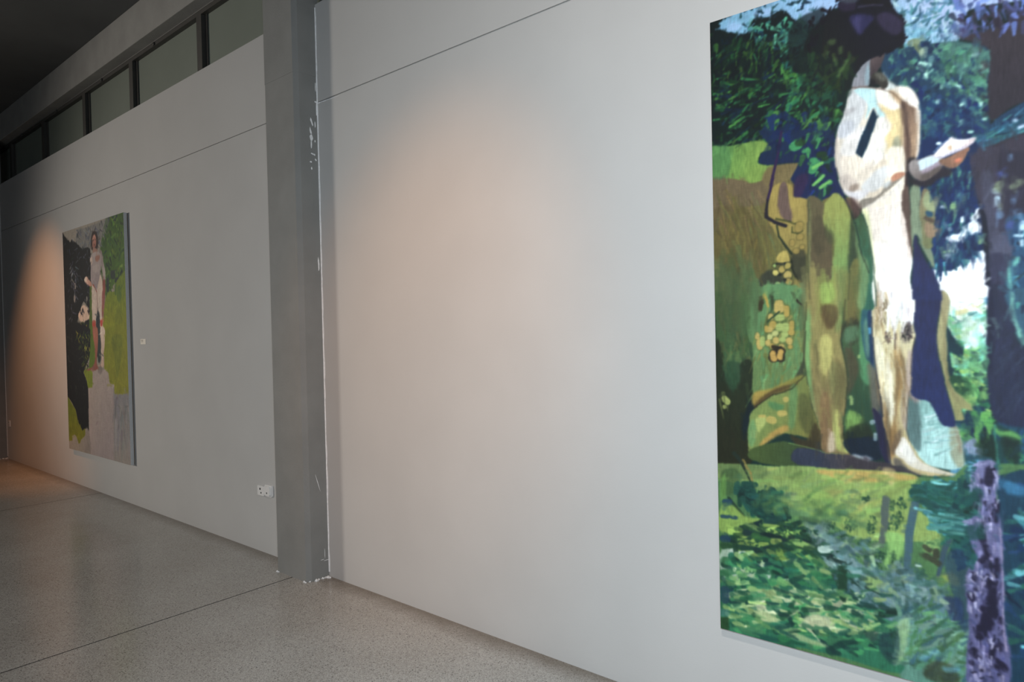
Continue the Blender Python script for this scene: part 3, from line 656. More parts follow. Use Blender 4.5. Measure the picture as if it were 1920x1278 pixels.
    B((150, 176, 100), [(1010, 730, 12, 34), (1060, 430, 10, 14)], al=.8)
    P((34, 44, 26), [(960, 940), (1090, 880), (1160, 960), (1160, 1040), (950, 1000)], al=.85)
    P((14, 32, 48), [(955, 1000), (1180, 990), (1200, 1140), (1000, 1100)])
    # ---- E: the standing leg and its surroundings
    T(3.65, 1600, 550)
    P((190, 225, 205), [(650, 60), (920, 40), (925, 900), (700, 900), (640, 300)], (90, 165, 95), [(780, 100), (800, 700)], sm=False)
    P((215, 205, 150), [(660, 90), (780, 80), (790, 130), (700, 150)], al=.9)
    D(120, [(650, 160), (920, 120), (920, 420), (680, 420)], [(110, 180, 100), (210, 240, 215), (80, 160, 120), (240, 250, 235), (150, 215, 205), (120, 200, 190)], L=60, W=26, ang=.5, spread=.8)
    D(170, [(660, 380), (925, 380), (930, 880), (720, 850)], [(60, 140, 70), (100, 175, 90), (150, 190, 90), (30, 100, 70), (20, 70, 70), (110, 200, 150), (20, 50, 50)], L=60, W=26, ang=.3, spread=.9)
    S((40, 90, 90), 6, [(660, 150), (740, 190), (820, 140), (915, 90)], 4)
    P((16, 50, 60), [(640, 230), (690, 300), (750, 380), (740, 430), (690, 420), (660, 400), (680, 560), (650, 560), (635, 400)])
    P((235, 248, 240), [(760, 200), (850, 190), (850, 380), (790, 340), (750, 260)], al=.8)
    B((130, 185, 90), [(720, 270, 26, 44, -.3), (785, 238, 20, 14)], al=.9)
    B((120, 225, 200), [(740, 560, 50, 12), (740, 495, 50, 14), (880, 380, 16, 80)], al=.75, soft=3)
    P((30, 76, 50), [(660, 560), (790, 590), (790, 720), (740, 700), (690, 660)])
    B((160, 190, 90), [(735, 625, 46, 14), (800, 770, 60, 24, .4)], al=.9)
    P((18, 52, 76), [(700, 870), (860, 760), (950, 880), (960, 960), (830, 1010), (730, 970)])
    D(60, [(700, 800), (960, 760), (1000, 1160), (800, 1160), (710, 980)], [(16, 50, 70), (70, 150, 70), (110, 180, 80), (14, 40, 60), (30, 90, 90)], L=60, W=32, ang=1.1, spread=.5)
    B((100, 175, 75), [(740, 960, 40, 16, -.8), (850, 930, 22, 60, .2), (900, 840, 26, 44, .6)], al=.9)
    P((254, 254, 250), [(640, -60), (915, -60), (918, 50), (880, 70), (850, 110), (800, 120), (770, 90), (700, 100), (655, 60)], ed=1)
    D(30, [(650, 40), (918, 30), (918, 130), (660, 130)], [(254, 254, 250), (220, 240, 215), (225, 215, 160)], L=50, W=18, ang=.2, spread=.7)
    B((50, 130, 170), [(905, 50, 14, 26)], al=.8, soft=4)
    # big right trunk lower
    P((40, 44, 68), [(920, -20), (1080, -20), (1100, 180), (1180, 360), (1800, 300), (1800, 920), (1180, 920), (990, 880), (935, 760), (918, 600)], (36, 42, 70), [(1000, 0), (1050, 800)])
    P((24, 26, 52), [(918, 0), (950, 0), (965, 200), (950, 500), (922, 500)], al=.8)
    D(60, [(950, 200), (1160, 400), (1160, 880), (980, 840)], [(58, 70, 98), (48, 56, 84), (32, 36, 60), (70, 86, 112)], L=110, W=12, ang=-1.0, spread=.3, al=.35, soft=3)
    P((46, 88, 110), [(1060, -20), (1700, -20), (1700, 300), (1180, 360), (1100, 170)])
    D(40, [(1100, 0), (1700, 0), (1700, 260), (1170, 260)], [(60, 150, 160), (26, 60, 90), (90, 190, 180), (30, 50, 70)], L=60, W=26, ang=1.3, spread=.5)
    S((120, 190, 170), 26, [(1080, 0), (1085, 120), (1110, 210), (1140, 280), (1170, 340)], 30, al=.8, soft=3)
    P((26, 82, 110), [(985, 880), (1180, 920), (1800, 900), (1800, 960), (1180, 1010), (1010, 940)], al=.8)
    P((22, 66, 66), [(960, 900), (1180, 960), (1800, 940), (1800, 1500), (1000, 1500), (960, 1150)])
    D(90, [(960, 900), (1500, 930), (1500, 1300), (1000, 1300)], [(30, 110, 80), (20, 60, 80), (14, 46, 50), (50, 130, 90), (26, 80, 120)], L=80, W=34, ang=1.1, spread=.6)
    P((104, 178, 84), [(945, 880), (1010, 940), (1090, 940), (1160, 990), (1110, 1010), (1010, 970), (960, 930)], al=.9)
    S((50, 130, 110), 16, [(970, 900), (978, 1050), (985, 1200)], 20, al=.8)
    P((20, 46, 38), [(1020, 980), (1140, 1000), (1150, 1060), (1120, 1160), (1050, 1140)], al=.8)
    P((16, 44, 34), [(880, 990), (960, 980), (975, 1140), (900, 1130), (840, 1080)], al=.9)
    P((150, 160, 195), [(740, 1030), (800, 990), (840, 1030), (850, 1110), (760, 1100)], al=.85)
    P((34, 80, 96), [(760, 1100), (870, 1110), (960, 1150), (860, 1180), (780, 1150)], al=.9)
    P((90, 160, 195), [(680, 1190), (790, 1150), (960, 1180), (1010, 1278), (700, 1290)], al=.9)
    # drag the background paint about before the figure goes on
    T(1, 0, 0)
    s_ = cv.smear
    s_(260, [(1505, 525), (1640, 525), (1640, 580), (1505, 580)], 50, 6, 1.55, .1, .5, .03, 2)
    s_(160, [(1345, 500), (1420, 500), (1420, 610), (1350, 610)], 60, 9, 1.5, .2, .5, .03, 2)
    s_(60, [(1420, 538), (1505, 538), (1505, 556), (1420, 556)], 16, 5, 1.6, .4, .5, .03, 2)
    s_(700, [(1325, 30), (1600, 0), (1600, 280), (1335, 290)], 15, 5, 2.0, .5, .5, .10, 5)
    s_(500, [(1650, 60), (1850, 30), (1850, 290), (1720, 290)], 13, 8, 1.4, .8, .5, .06, 6)
    s_(260, [(1340, 330), (1402, 340), (1402, 860), (1355, 860)], 26, 5, 1.45, .25, .4, .06, 2)
    s_(420, [(1508, 400), (1640, 400), (1640, 850), (1508, 850)], 28, 4, 1.52, .15, .4, .05, 2)
    s_(400, [(1740, 300), (1840, 300), (1850, 540), (1760, 480)], 16, 6, 1.6, .4, .5, .06, 5)
    s_(400, [(1780, 600), (1850, 600), (1855, 860), (1800, 860)], 14, 7, 1.0, .8, .5, .06, 5)
    s_(260, [(1850, 280), (1920, 200), (1920, 800), (1860, 760)], 26, 8, 1.4, .4, .4, .04, 4)
    T(3.65, 1320, 550)
    P((92, 74, 40), [(800, 90), (900, 82), (918, 170), (870, 235), (830, 210)], al=.75)
    P((186, 180, 96), [(800, 310), (858, 300), (876, 400), (840, 540), (795, 480)], al=.6)
    P((108, 158, 92), [(706, 100), (728, 200), (718, 420), (735, 640), (770, 820), (712, 600), (694, 440)], al=.6)
    P((104, 88, 48), [(900, 440), (955, 520), (968, 640), (930, 820), (900, 700)], al=.4)
    P((150, 180, 76), [(800, -60), (880, -70), (890, 40), (810, 60)], al=.6)
    S((52, 56, 30), 7, [(700, 60), (696, 260), (686, 450), (708, 610), (742, 780), (792, 930), (800, 1050)], 5, al=.7)
    S((58, 56, 32), 7, [(968, 40), (958, 160), (934, 320), (970, 480), (984, 640), (965, 800), (946, 960), (990, 1070)], 6, al=.75)
    S((170, 178, 96), 5, [(712, 640), (745, 780), (795, 930)], 4, al=.7)
    P((60, 52, 30), [(640, 20), (690, 60), (690, 240), (660, 300)], al=.3)
    S((44, 40, 26), 9, [(345, 780), (470, 692), (600, 652), (690, 560)], 6, al=.7)
    T(3.994, 1300, 250)
    S((58, 60, 38), 9, [(862, 500), (856, 760), (862, 1040), (872, 1240)], 7, al=.6)
    S((60, 72, 40), 8, [(1180, 560), (1184, 760), (1176, 980), (1160, 1240)], 7, al=.6)
    P((66, 60, 40), [(900, 640), (960, 620), (1000, 760), (960, 900), (900, 860)], al=.4)
    T(3.65, 1600, 550)
    # teal cloth
    P((130, 175, 168), [(375, 620), (430, 715), (520, 745), (605, 890), (700, 898), (760, 1160), (700, 1205), (600, 1195), (480, 1150), (360, 960)], (172, 214, 208), [(430, 800), (560, 1050)])
    P((78, 106, 104), [(375, 650), (430, 720), (455, 850), (460, 1080), (370, 980), (360, 800)], al=.85)
    P((160, 134, 128), [(385, 610), (455, 735), (410, 740), (375, 680)], al=.8)
    P((150, 150, 118), [(655, 900), (705, 900), (762, 1160), (715, 1190), (660, 1080)], al=.8)
    P((140, 108, 84), [(690, 895), (712, 950), (745, 1080), (725, 1080)], al=.6)
    D(46, [(460, 800), (600, 900), (650, 1000), (600, 1130), (480, 1080)], [(190, 225, 220), (150, 200, 195), (120, 175, 172), (205, 235, 232)], L=90, W=12, ang=-.3, spread=.15, al=.5)
    # navy shadow shape
    P((38, 42, 80), [(385, -20), (425, 290), (400, 400), (385, 640), (430, 722), (520, 750), (605, 893), (700, 893), (650, 700), (608, 560), (578, 400), (575, 200), (600, 100), (606, -20)], (34, 46, 94), [(480, 0), (560, 800)])
    P((168, 158, 112), [(606, -20), (660, 30), (650, 150), (636, 260), (645, 380), (640, 520), (680, 640), (765, 720), (820, 800), (740, 790), (760, 860), (700, 868), (690, 830), (640, 650), (600, 500), (572, 300), (598, 100)], (150, 148, 92), [(620, 50), (720, 800)])
    P((96, 82, 50), [(600, 90), (640, 200), (630, 300), (660, 600), (740, 760), (640, 620), (612, 420), (618, 200)], al=.35)
    # teal edge strip left of leg
    P((40, 96, 104), [(100, -40), (50, 190), (82, 430), (120, 500), (130, 800), (170, 1000), (190, 1110), (260, 1160), (230, 700), (160, 500), (140, -40)], (40, 46, 70), [(90, 200), (190, 1000)])
    P((120, 165, 130), [(70, 220), (100, 180), (110, 420), (90, 420)], al=.6)
    P((16, 40, 84), [(105, 120), (140, 120), (140, 460), (120, 460)], al=.8)
    B((70, 150, 190), [(116, 255, 10, 24)])
    P((110, 104, 84), [(95, 480), (150, 520), (190, 640), (170, 840), (130, 800), (110, 640)], al=.8)
    P((36, 34, 62), [(130, 780), (180, 820), (220, 940), (240, 1060), (230, 1170), (190, 1100), (160, 900)])
    P((60, 54, 60), [(-30, 1130), (160, 1150), (300, 1180), (420, 1230), (240, 1215), (-30, 1222)])
    P((206, 206, 214), [(-14, 1108), (20, 1106), (60, 1118), (100, 1116), (128, 1134), (90, 1142), (30, 1128)], al=.8)
    P((40, 30, 40), [(60, 1124), (96, 1122), (116, 1136), (84, 1142)], al=.7)
    B((170, 190, 200), [(130, 880, 20, 16, -.5), (150, 980, 12, 30)], al=.7)
    # standing leg itself
    P((222, 212, 170), [(150, -40), (130, 150), (138, 400), (160, 560), (190, 700), (205, 850), (240, 1050), (250, 1165), (330, 1180), (380, 1210), (470, 1245), (640, 1250), (705, 1238), (600, 1205), (495, 1158), (430, 1080), (372, 980), (362, 900), (372, 760), (388, 640), (402, 400), (425, 290), (410, 210), (392, -40)], (190, 172, 120), [(270, 100), (270, 900)])
    P((255, 253, 248), [(240, -60), (392, -60), (410, 200), (360, 200), (300, 140), (250, 60)])
    P((232, 214, 196), [(160, -60), (250, -60), (240, 80), (190, 100), (150, 60)], al=.8)
    P((238, 230, 196), [(150, 300), (200, 360), (260, 600), (290, 800), (275, 940), (250, 860), (200, 700), (160, 540)], al=.9)
    P((170, 130, 66), [(285, 350), (340, 420), (350, 640), (300, 800), (310, 1000), (260, 1130), (240, 960), (270, 900), (296, 760), (290, 560)], al=.75)
    P((150, 110, 56), [(200, 740), (260, 900), (270, 1100), (240, 1140), (225, 980)], al=.7)
    P((120, 96, 66), [(150, 500), (180, 620), (230, 800), (210, 840), (165, 700)], al=.7)
    P((176, 156, 148), [(370, 420), (400, 400), (386, 640), (370, 760), (362, 930), (340, 900), (330, 800), (350, 620)], al=.85)
    P((96, 78, 62), [(290, 960), (330, 930), (320, 1040), (270, 1110), (250, 1060)], al=.7)
    P((140, 118, 76), [(150, 20), (210, 60), (230, 120), (180, 260), (140, 200)], al=.5)
    D(80, [(150, 100), (380, 300), (370, 640), (330, 900), (240, 900), (160, 520)], [(210, 190, 140), (230, 222, 186), (160, 132, 80), (190, 166, 110), (140, 112, 70)], L=120, W=9, ang=1.5, spread=.1, al=.5)
    P((104, 92, 92), [(340, 200), (385, 190), (408, 240), (400, 300), (350, 340), (325, 290)], al=.55)
    D(34, box4(330, 195, 395, 310), [(60, 50, 52), (90, 78, 80), (40, 36, 40)], L=26, W=9, ang=1.2, spread=.5, al=.8)
    D(20, box4(215, 260, 260, 330), [(80, 66, 62), (120, 100, 84)], L=26, W=9, ang=1.2, spread=.6, al=.8)
    D(34, box4(195, 30, 300, 180), [(120, 96, 60), (96, 78, 56), (150, 124, 80)], L=50, W=8, ang=1.4, spread=.3, al=.7)
    S((92, 74, 62), 14, [(270, 190), (290, 280), (292, 380)], 8, al=.8)
    P((224, 216, 200), [(300, 1040), (345, 980), (400, 1060), (470, 1150), (600, 1205), (700, 1238), (600, 1235), (430, 1200), (340, 1140), (280, 1100)], (205, 196, 172), [(340, 1020), (640, 1230)])
    P((244, 240, 230), [(310, 1060), (360, 1020), (400, 1080), (440, 1140), (400, 1160), (340, 1110)], al=.7)
    P((70, 66, 70), [(270, 1130), (320, 1140), (380, 1200), (470, 1240), (380, 1235), (280, 1180)], al=.7)
    # ---- C/A: thigh, torso, arm
    T(3.994, 1600, 250)
    P((62, 92, 56), [(-10, 560), (60, 565), (110, 700), (140, 960), (165, 1290), (60, 1290), (60, 1000), (0, 700)], (40, 100, 80), [(40, 600), (120, 1250)])
    P((120, 150, 92), [(0, 730), (50, 880), (110, 1010), (90, 1290), (30, 1290), (50, 1050)], al=.8)
    P((60, 44, 38), [(-12, 480), (50, 530), (70, 570), (20, 640), (-10, 620)], al=.9)
    P((104, 78, 64), [(392, -20), (485, -20), (480, 110), (440, 170), (405, 260), (412, 360), (430, 600), (445, 900), (425, 920), (370, 640), (340, 430), (385, 300), (370, 170)], (92, 72, 62), [(430, 50), (400, 600)])
    P((52, 34, 32), [(385, 60), (430, 200), (412, 320), (408, 400), (370, 340), (385, 240), (372, 150)])
    P((168, 138, 108), [(430, -20), (480, -20), (478, 110), (450, 150), (430, 60)], al=.6)
    P((236, 222, 206), [(65, 575), (110, 545), (220, 480), (345, 420), (362, 560), (400, 700), (432, 900), (445, 960), (425, 1090), (420, 1300), (165, 1300), (140, 960), (105, 720)], (255, 250, 242), [(120, 800), (330, 900)])
    P((205, 215, 140), [(68, 580), (100, 570), (130, 760), (165, 1080), (175, 1290), (140, 960), (105, 740)], al=.7)
    P((210, 178, 160), [(350, 560), (400, 700), (430, 880), (428, 960), (400, 900), (372, 740)], al=.5)
    P((120, 100, 70), [(180, 1080), (210, 1290), (160, 1290)], al=.5)
    P((96, 76, 50), [(245, 1200), (275, 1290), (235, 1290)], al=.6)
    D(60, [(250, 1190), (420, 1190), (410, 1330), (300, 1400), (250, 1300)], [(255, 252, 246), (248, 240, 228)], L=110, W=16, ang=1.55, spread=.1, al=.8)
    D(40, [(170, 1180), (250, 1180), (240, 1340), (170, 1340)], [(232, 216, 196), (200, 180, 140), (222, 206, 170), (130, 106, 70)], L=90, W=10, ang=1.5, spread=.12, al=.8)
    T(3.65, 1600, 550)
    P((60, 50, 36), [(212, 640), (250, 780), (262, 960), (236, 1120), (222, 940), (226, 780)], al=.45)
    P((104, 76, 40), [(300, 420), (318, 560), (300, 760), (290, 940), (270, 1000), (284, 780), (282, 560)], al=.6)
    P((88, 70, 52), [(330, 360), (350, 480), (356, 640), (336, 780), (330, 600)], al=.4)
    P((250, 246, 226), [(232, 420), (262, 560), (276, 760), (270, 880), (248, 760), (226, 560)], al=.6)
    S((34, 40, 56), 8, [(132, 160), (140, 400), (160, 560), (186, 700), (200, 850), (236, 1060), (250, 1160)], 8, al=.8)
    S((70, 56, 50), 6, [(420, 300), (400, 420), (386, 640), (370, 780), (364, 930), (384, 1010)], 5, al=.7)
    S((90, 66, 40), 5, [(205, 60), (214, 110), (232, 90)], 6, al=.8)
    T(3.994, 1600, 250)
    S((30, 60, 50), 9, [(40, 560), (100, 700), (138, 940), (168, 1180), (172, 1290)], 9, al=.75)
    S((24, 30, 26), 10, [(-70, 470), (0, 640), (60, 900), (110, 1050)], 8, al=.6)
    # tip of the navy shadow shape beside the thigh
    P((44, 44, 82), [(466, 752), (498, 850), (545, 950), (604, 1035), (640, 1130), (662, 1200), (664, 1250), (436, 1250), (436, 1120), (446, 1000), (452, 880)], (38, 46, 90), [(470, 800), (560, 1200)], sm=False)
    # torso
    T(3.097, 1300, 0)
    P((226, 214, 196), [(918, 505), (1060, 512), (1130, 488), (1180, 500), (1255, 512), (1300, 570), (1316, 650), (1312, 860), (1290, 925), (1225, 991), (1220, 1090), (1140, 1180), (985, 1210), (930, 1160), (870, 1110), (828, 985), (820, 880), (832, 780), (880, 650)], (236, 222, 200), [(900, 600), (1000, 1100)])
    P((206, 208, 210), [(918, 515), (1010, 520), (1000, 640), (940, 760), (850, 800), (845, 740), (885, 640)], al=.85)
    P((186, 188, 196), [(850, 720), (930, 700), (920, 790), (840, 800)], al=.6)
    P((176, 172, 172), [(880, 640), (940, 625), (930, 650), (880, 670)], al=.8)
    P((226, 222, 220), [(920, 760), (1000, 740), (960, 890), (860, 900), (870, 820)], al=.7)
    P((188, 226, 226), [(930, 520), (1062, 518), (1068, 610), (1110, 670), (1080, 690), (1045, 625), (1000, 700), (1010, 600)], al=.95)
    P((246, 238, 224), [(1062, 515), (1130, 520), (1200, 580), (1215, 620), (1160, 640), (1090, 610), (1062, 570)])
    P((232, 206, 142), [(1080, 600), (1150, 640), (1220, 630), (1225, 720), (1220, 820), (1200, 860), (1160, 850), (1110, 900), (1120, 790), (1150, 740), (1110, 670)], al=.9)
    P((176, 138, 92), [(1130, 520), (1180, 540), (1222, 590), (1215, 620), (1170, 580)], al=.8)
    P((248, 242, 232), [(1070, 690), (1110, 700), (1140, 760), (1110, 800), (1130, 860), (1060, 960), (980, 940), (1040, 800)], al=.8)
    P((152, 156, 132), [(1160, 850), (1185, 790), (1205, 820), (1200, 860)], al=.8)
    P((248, 236, 210), [(1130, 880), (1210, 860), (1225, 930), (1220, 1080), (1140, 1100), (1120, 980)], al=.85)
    P((252, 240, 228), [(1180, 500), (1250, 512), (1298, 570), (1305, 640), (1250, 600), (1215, 560)], al=.9)
    P((132, 104, 84), [(1215, 590), (1260, 610), (1308, 650), (1305, 850), (1285, 930), (1230, 990), (1222, 800), (1235, 700)], (172, 140, 108), [(1230, 750), (1300, 760)])
    P((240, 226, 210), [(1296, 640), (1316, 650), (1312, 860), (1294, 925), (1300, 760)], al=.7)
    P((82, 60, 52), [(1205, 590), (1230, 610), (1245, 720), (1262, 860), (1250, 985), (1225, 960), (1232, 800), (1212, 700)], al=.9)
    P((14, 44, 66), [(1045, 632), (1070, 682), (1012, 862), (982, 922), (948, 888), (1000, 740)], sm=False)
    P((150, 120, 92), [(1195, 620), (1222, 640), (1228, 760), (1222, 860), (1200, 820), (1206, 700)], al=.45)
    P((196, 176, 150), [(1060, 960), (1120, 930), (1130, 1060), (1060, 1150), (1000, 1120)], al=.45)
    P((188, 178, 170), [(838, 900), (870, 900), (905, 1060), (960, 1160), (920, 1150), (850, 1040)], al=.55)
    S((120, 104, 96), 5, [(836, 780), (824, 880), (832, 985), (874, 1110), (930, 1160)], 5, al=.6)
    S((84, 66, 58), 5, [(1100, 520), (1160, 540), (1215, 590)], 5, al=.7)
    S((170, 160, 150), 6, [(1062, 520), (1068, 610), (1110, 675), (1130, 760)], 4, al=.5)
    # C-frame belly and elbow
    T(3.994, 1600, 250)
    P((244, 232, 210), [(250, 130), (370, 120), (388, 290), (280, 330), (240, 300), (270, 220)], al=.8)
    P((206, 210, 214), [(60, 400), (150, 290), (240, 240), (260, 290), (210, 400), (120, 440)], al=.7)
    P((232, 216, 196), [(-90, 170), (60, 200), (160, 200), (120, 330), (-20, 380), (-90, 300)], al=.7)
    P((188, 172, 160), [(-100, 330), (-70, 305), (-30, 310), (40, 380), (50, 430), (-20, 440), (-80, 400)], al=.6)
    P((132, 112, 96), [(-20, 390), (40, 380), (30, 420), (-30, 440)], al=.7)
    P((214, 212, 220), [(-78, 425), (0, 440), (120, 430), (60, 500), (-20, 480)], al=.7)
    P((140, 130, 116), [(40, 545), (65, 500), (150, 480), (210, 440), (240, 380), (300, 350), (385, 290), (350, 350), (250, 430), (150, 520), (70, 568)])
    P((214, 206, 198), [(70, 566), (160, 512), (280, 430), (350, 350), (360, 400), (250, 470), (110, 552)], al=.85)
    P((190, 132, 100), [(275, 330), (310, 300), (370, 288), (388, 305), (350, 335), (290, 362)])
    P((196, 198, 196), [(222, 380), (285, 345), (260, 400), (230, 405)], al=.9)
    P((92, 66, 60), [(-60, 500), (0, 480), (60, 560), (30, 620), (-20, 560)], al=.7)
    P((14, 44, 66), [(75, -20), (135, -20), (90, 130), (68, 190), (28, 152), (55, 60)], sm=False)
    # forearm and hand
    P((46, 36, 42), [(420, 330), (520, 330), (640, 250), (740, 270), (720, 320), (640, 340), (560, 400), (440, 380)], al=.9)
    P((30, 28, 34), [(405, 200), (470, 185), (470, 300), (430, 330), (440, 400), (405, 370)], al=.8)
    P((156, 146, 142), [(416, 230), (440, 200), (490, 190), (600, 150), (660, 180), (665, 250), (600, 312), (520, 352), (450, 322), (418, 275)], (112, 98, 92), [(480, 210), (540, 340)])
    P((92, 80, 74), [(520, 290), (640, 240), (640, 290), (570, 330), (510, 345)], al=.8)
    P((214, 234, 240), [(492, 200), (600, 160), (660, 190), (640, 210), (510, 272), (494, 240)], al=.95)
    P((176, 158, 178), [(510, 272), (640, 212), (660, 200), (670, 222), (600, 262), (530, 292)], al=.8)
    P((132, 98, 76), [(640, 200), (700, 180), (800, 130), (870, 100), (850, 170), (805, 235), (740, 262), (670, 240)], (160, 112, 86), [(680, 220), (800, 180)])
    B((226, 128, 92), [(790, 200, 22, 14, -.4)], soft=3)
    P((212, 202, 214), [(600, 155), (690, 62), (738, 30), (780, 42), (850, 40), (916, 28), (905, 62), (840, 110), (760, 145), (660, 186), (612, 180)])
    P((254, 250, 238), [(612, 152), (700, 70), (736, 40), (790, 52), (870, 48), (820, 90), (740, 130), (650, 170)])
    P((232, 208, 200), [(850, 60), (912, 32), (890, 70), (820, 110)], al=.8)
    P((206, 150, 104), [(708, 96), (728, 90), (740, 112), (722, 126), (710, 116)], al=.9)
    S((140, 180, 210), 8, [(600, 135), (650, 88), (700, 50)], 4, al=.8)
    # ---- A: neck, shell, hair
    T(3.097, 1300, 0)
    P((150, 150, 156), [(918, 500), (940, 430), (1000, 355), (1035, 335), (1025, 485), (980, 505)], (132, 134, 142), [(930, 470), (1010, 380)])
    P((150, 190, 200), [(1000, 420), (1025, 360), (1022, 480), (1000, 490)], al=.6)
    P((86, 72, 72), [(1030, 335), (1110, 300), (1095, 370), (1060, 420), (1030, 470)], (70, 58, 62), [(1040, 350), (1080, 400)])
    P((214, 222, 218), [(1095, 420), (1140, 470), (1180, 500), (1140, 520), (1100, 500)], al=.9)
    P((58, 54, 48), [(1030, 480), (1040, 430), (1080, 420), (1120, 450), (1130, 495), (1100, 518), (1070, 490), (1040, 495)])
    P((104, 104, 92), [(1050, 425), (1095, 430), (1120, 465), (1090, 470)], al=.8)
    P((26, 24, 30), [(1028, 455), (1060, 470), (1055, 495), (1028, 490)], al=.9)
    S((120, 100, 92), 12, [(920, 505), (1000, 505), (1060, 512), (1110, 520)], 8, al=.8)
    P((14, 14, 30), [(655, 230), (700, 160), (790, 68), (835, 60), (838, 15), (900, -10), (960, -40), (1100, -60), (1160, 40), (1212, 110), (1226, 200), (1200, 272), (1110, 312), (1030, 342), (970, 390), (930, 450), (905, 520), (830, 520), (720, 430), (640, 320)], (20, 26, 22), [(1050, 200), (760, 420)])
    P((8, 22, 26), [(560, 160), (700, 60), (760, 60), (740, 300), (660, 420), (560, 380)], al=.75)
    P((10, 34, 30), [(600, 330), (700, 300), (900, 400), (918, 500), (905, 560), (780, 620), (640, 520)], al=.55)
    D(60, [(680, 240), (960, 330), (900, 470), (760, 520), (660, 360)], [(16, 40, 26), (30, 60, 28), (44, 66, 30), (12, 24, 28)], L=60, W=24, ang=1.6, spread=.5, al=.6)
    B((96, 130, 60), [(862, 400, 12, 54, .5), (822, 360, 10, 26, -.2), (805, 240, 22, 18), (850, 290, 12, 26)], al=.5, soft=4)
    cv.leafy((14, 13, 26), [(720, 140, 40, 60, .4), (790, 60, 50, 26, -.4), (1190, 110, 30, 50, -.3), (1200, 240, 30, 50, .3), (700, 260, 36, 60), (880, 0, 60, 30), (1110, 10, 50, 30, .4), (1120, 300, 40, 14, -.3)], L=40, W=20)
    P((44, 42, 84), [(905, 90), (980, 80), (1050, 100), (1010, 160), (965, 205), (925, 150)], al=.9)
    P((52, 44, 72), [(1065, 90), (1130, 70), (1210, 120), (1205, 190), (1150, 200), (1085, 150)], al=.9)
    P((70, 66, 110), [(925, 110), (975, 100), (970, 195), (940, 160)], al=.6)
    P((44, 34, 60), [(840, 20), (930, 10), (930, 55), (850, 60)], al=.8)
    P((12, 10, 16), [(960, -20), (1080, -20), (1080, 20), (1000, 30)], al=.9)
    S((60, 56, 78), 16, [(960, 40), (1040, 28), (1100, 30)], 10, al=.7)
    P((64, 70, 84), [(840, -60), (950, -60), (950, 10), (860, 14)], al=.9)
    # ---- F: reflected park below the plinth
    T(2.987, 1320, 850)
    P((78, 124, 72), [(60, 60), (500, 72), (1000, 98), (1160, 130), (1400, 130), (1470, 60), (3600, 60), (3600, 1900), (60, 1300)], sm=False)
    P((126, 152, 78), [(60, 60), (500, 72), (990, 98), (1190, 128), (1150, 250), (1330, 470), (900, 480), (700, 390), (450, 270), (300, 200), (60, 130)], (142, 168, 80), [(300, 100), (700, 350)])
    P((196, 160, 76), [(640, 90), (990, 100), (1190, 128), (1150, 150), (900, 160), (700, 130)], al=.85)
    P((214, 190, 120), [(1000, 80), (1070, 95), (1055, 180), (1020, 150)], al=.6)
    D(90, [(200, 90), (990, 110), (1150, 200), (1100, 440), (800, 420), (400, 240)], [(120, 160, 74), (150, 178, 84), (112, 138, 84), (138, 160, 70), (170, 168, 80)], L=80, W=24, ang=-.25, spread=.35, al=.5, soft=3)
    P((96, 116, 96), [(420, 230), (520, 220), (540, 290), (450, 300)], al=.6)
    P((150, 188, 78), [(480, 280), (650, 210), (740, 270), (700, 380), (600, 370)], al=.5)
    cv.leafy((100, 128, 84), [(830, 250, 60, 50)], al=.5, L=40, W=20)
    P((94, 120, 66), [(60, 60), (330, 70), (340, 130), (240, 150), (100, 120)], al=.7)
    S((150, 130, 60), 20, [(215, 40), (260, 110), (275, 180)], 8, al=.8)
    S((34, 50, 40), 26, [(170, 0), (215, 60), (260, 160)], 8, al=.9)
    P((60, 90, 50), [(95, 100), (190, 90), (190, 200), (110, 230)], al=.7)
    P((100, 150, 60), [(92, 160), (120, 110), (120, 260), (92, 260)], al=.7)
    # the path and pale grass
    P((108, 142, 138), [(620, 440), (720, 470), (830, 520), (860, 600), (1000, 655), (1080, 640), (1170, 660), (1340, 780), (1390, 900), (1400, 1010), (1150, 1000), (900, 880), (760, 720), (640, 560)], (92, 128, 138), [(700, 500), (1150, 760)])
    P((96, 150, 140), [(1150, 880), (1390, 900), (1480, 1000), (1480, 1300), (1100, 1250)], al=.8)
    D(60, [(850, 600), (1180, 660), (1380, 900), (1200, 1000), (900, 800)], [(110, 140, 150), (84, 120, 126), (120, 156, 140), (96, 130, 110)], L=60, W=28, ang=.4, spread=.6, al=.6)
    P((178, 196, 176), [(100, 540), (250, 545), (330, 600), (380, 690), (290, 730), (170, 745), (100, 700)])
    P((30, 112, 78), [(330, 570), (460, 580), (560, 650), (640, 700), (720, 800), (400, 830), (180, 760), (380, 700)], al=.9)
    P((34, 116, 84), [(95, 720), (420, 740), (760, 810), (940, 880), (1060, 1060), (1100, 1230), (700, 1120), (95, 985)], al=.95)
    D(240, [(95, 560), (500, 560), (760, 740), (1000, 900), (1060, 1120), (700, 1110), (95, 980)], [(24, 98, 72), (40, 130, 80), (20, 76, 66), (60, 146, 86), (16, 62, 56), (60, 130, 84)], L=84, W=34, ang=.12, spread=.35, al=.85, taper=.6, soft=2)
    D(120, [(110, 740), (700, 760), (900, 900), (900, 1010), (500, 1000), (110, 950)], [(176, 196, 130), (150, 186, 104), (200, 206, 160), (130, 170, 110)], L=64, W=24, ang=.15, spread=.3, al=.9, taper=.5, soft=2)
    P((196, 200, 154), [(560, 920), (640, 900), (740, 960), (660, 985), (580, 965)], al=.9)
    P((184, 200, 140), [(290, 880), (400, 900), (470, 920), (380, 945), (300, 925)], al=.9)
    P((160, 190, 120), [(320, 745), (480, 760), (440, 800), (330, 790)], al=.8)
    P((170, 190, 130), [(430, 980), (530, 1010), (700, 1080), (560, 1060), (440, 1010)], al=.8)
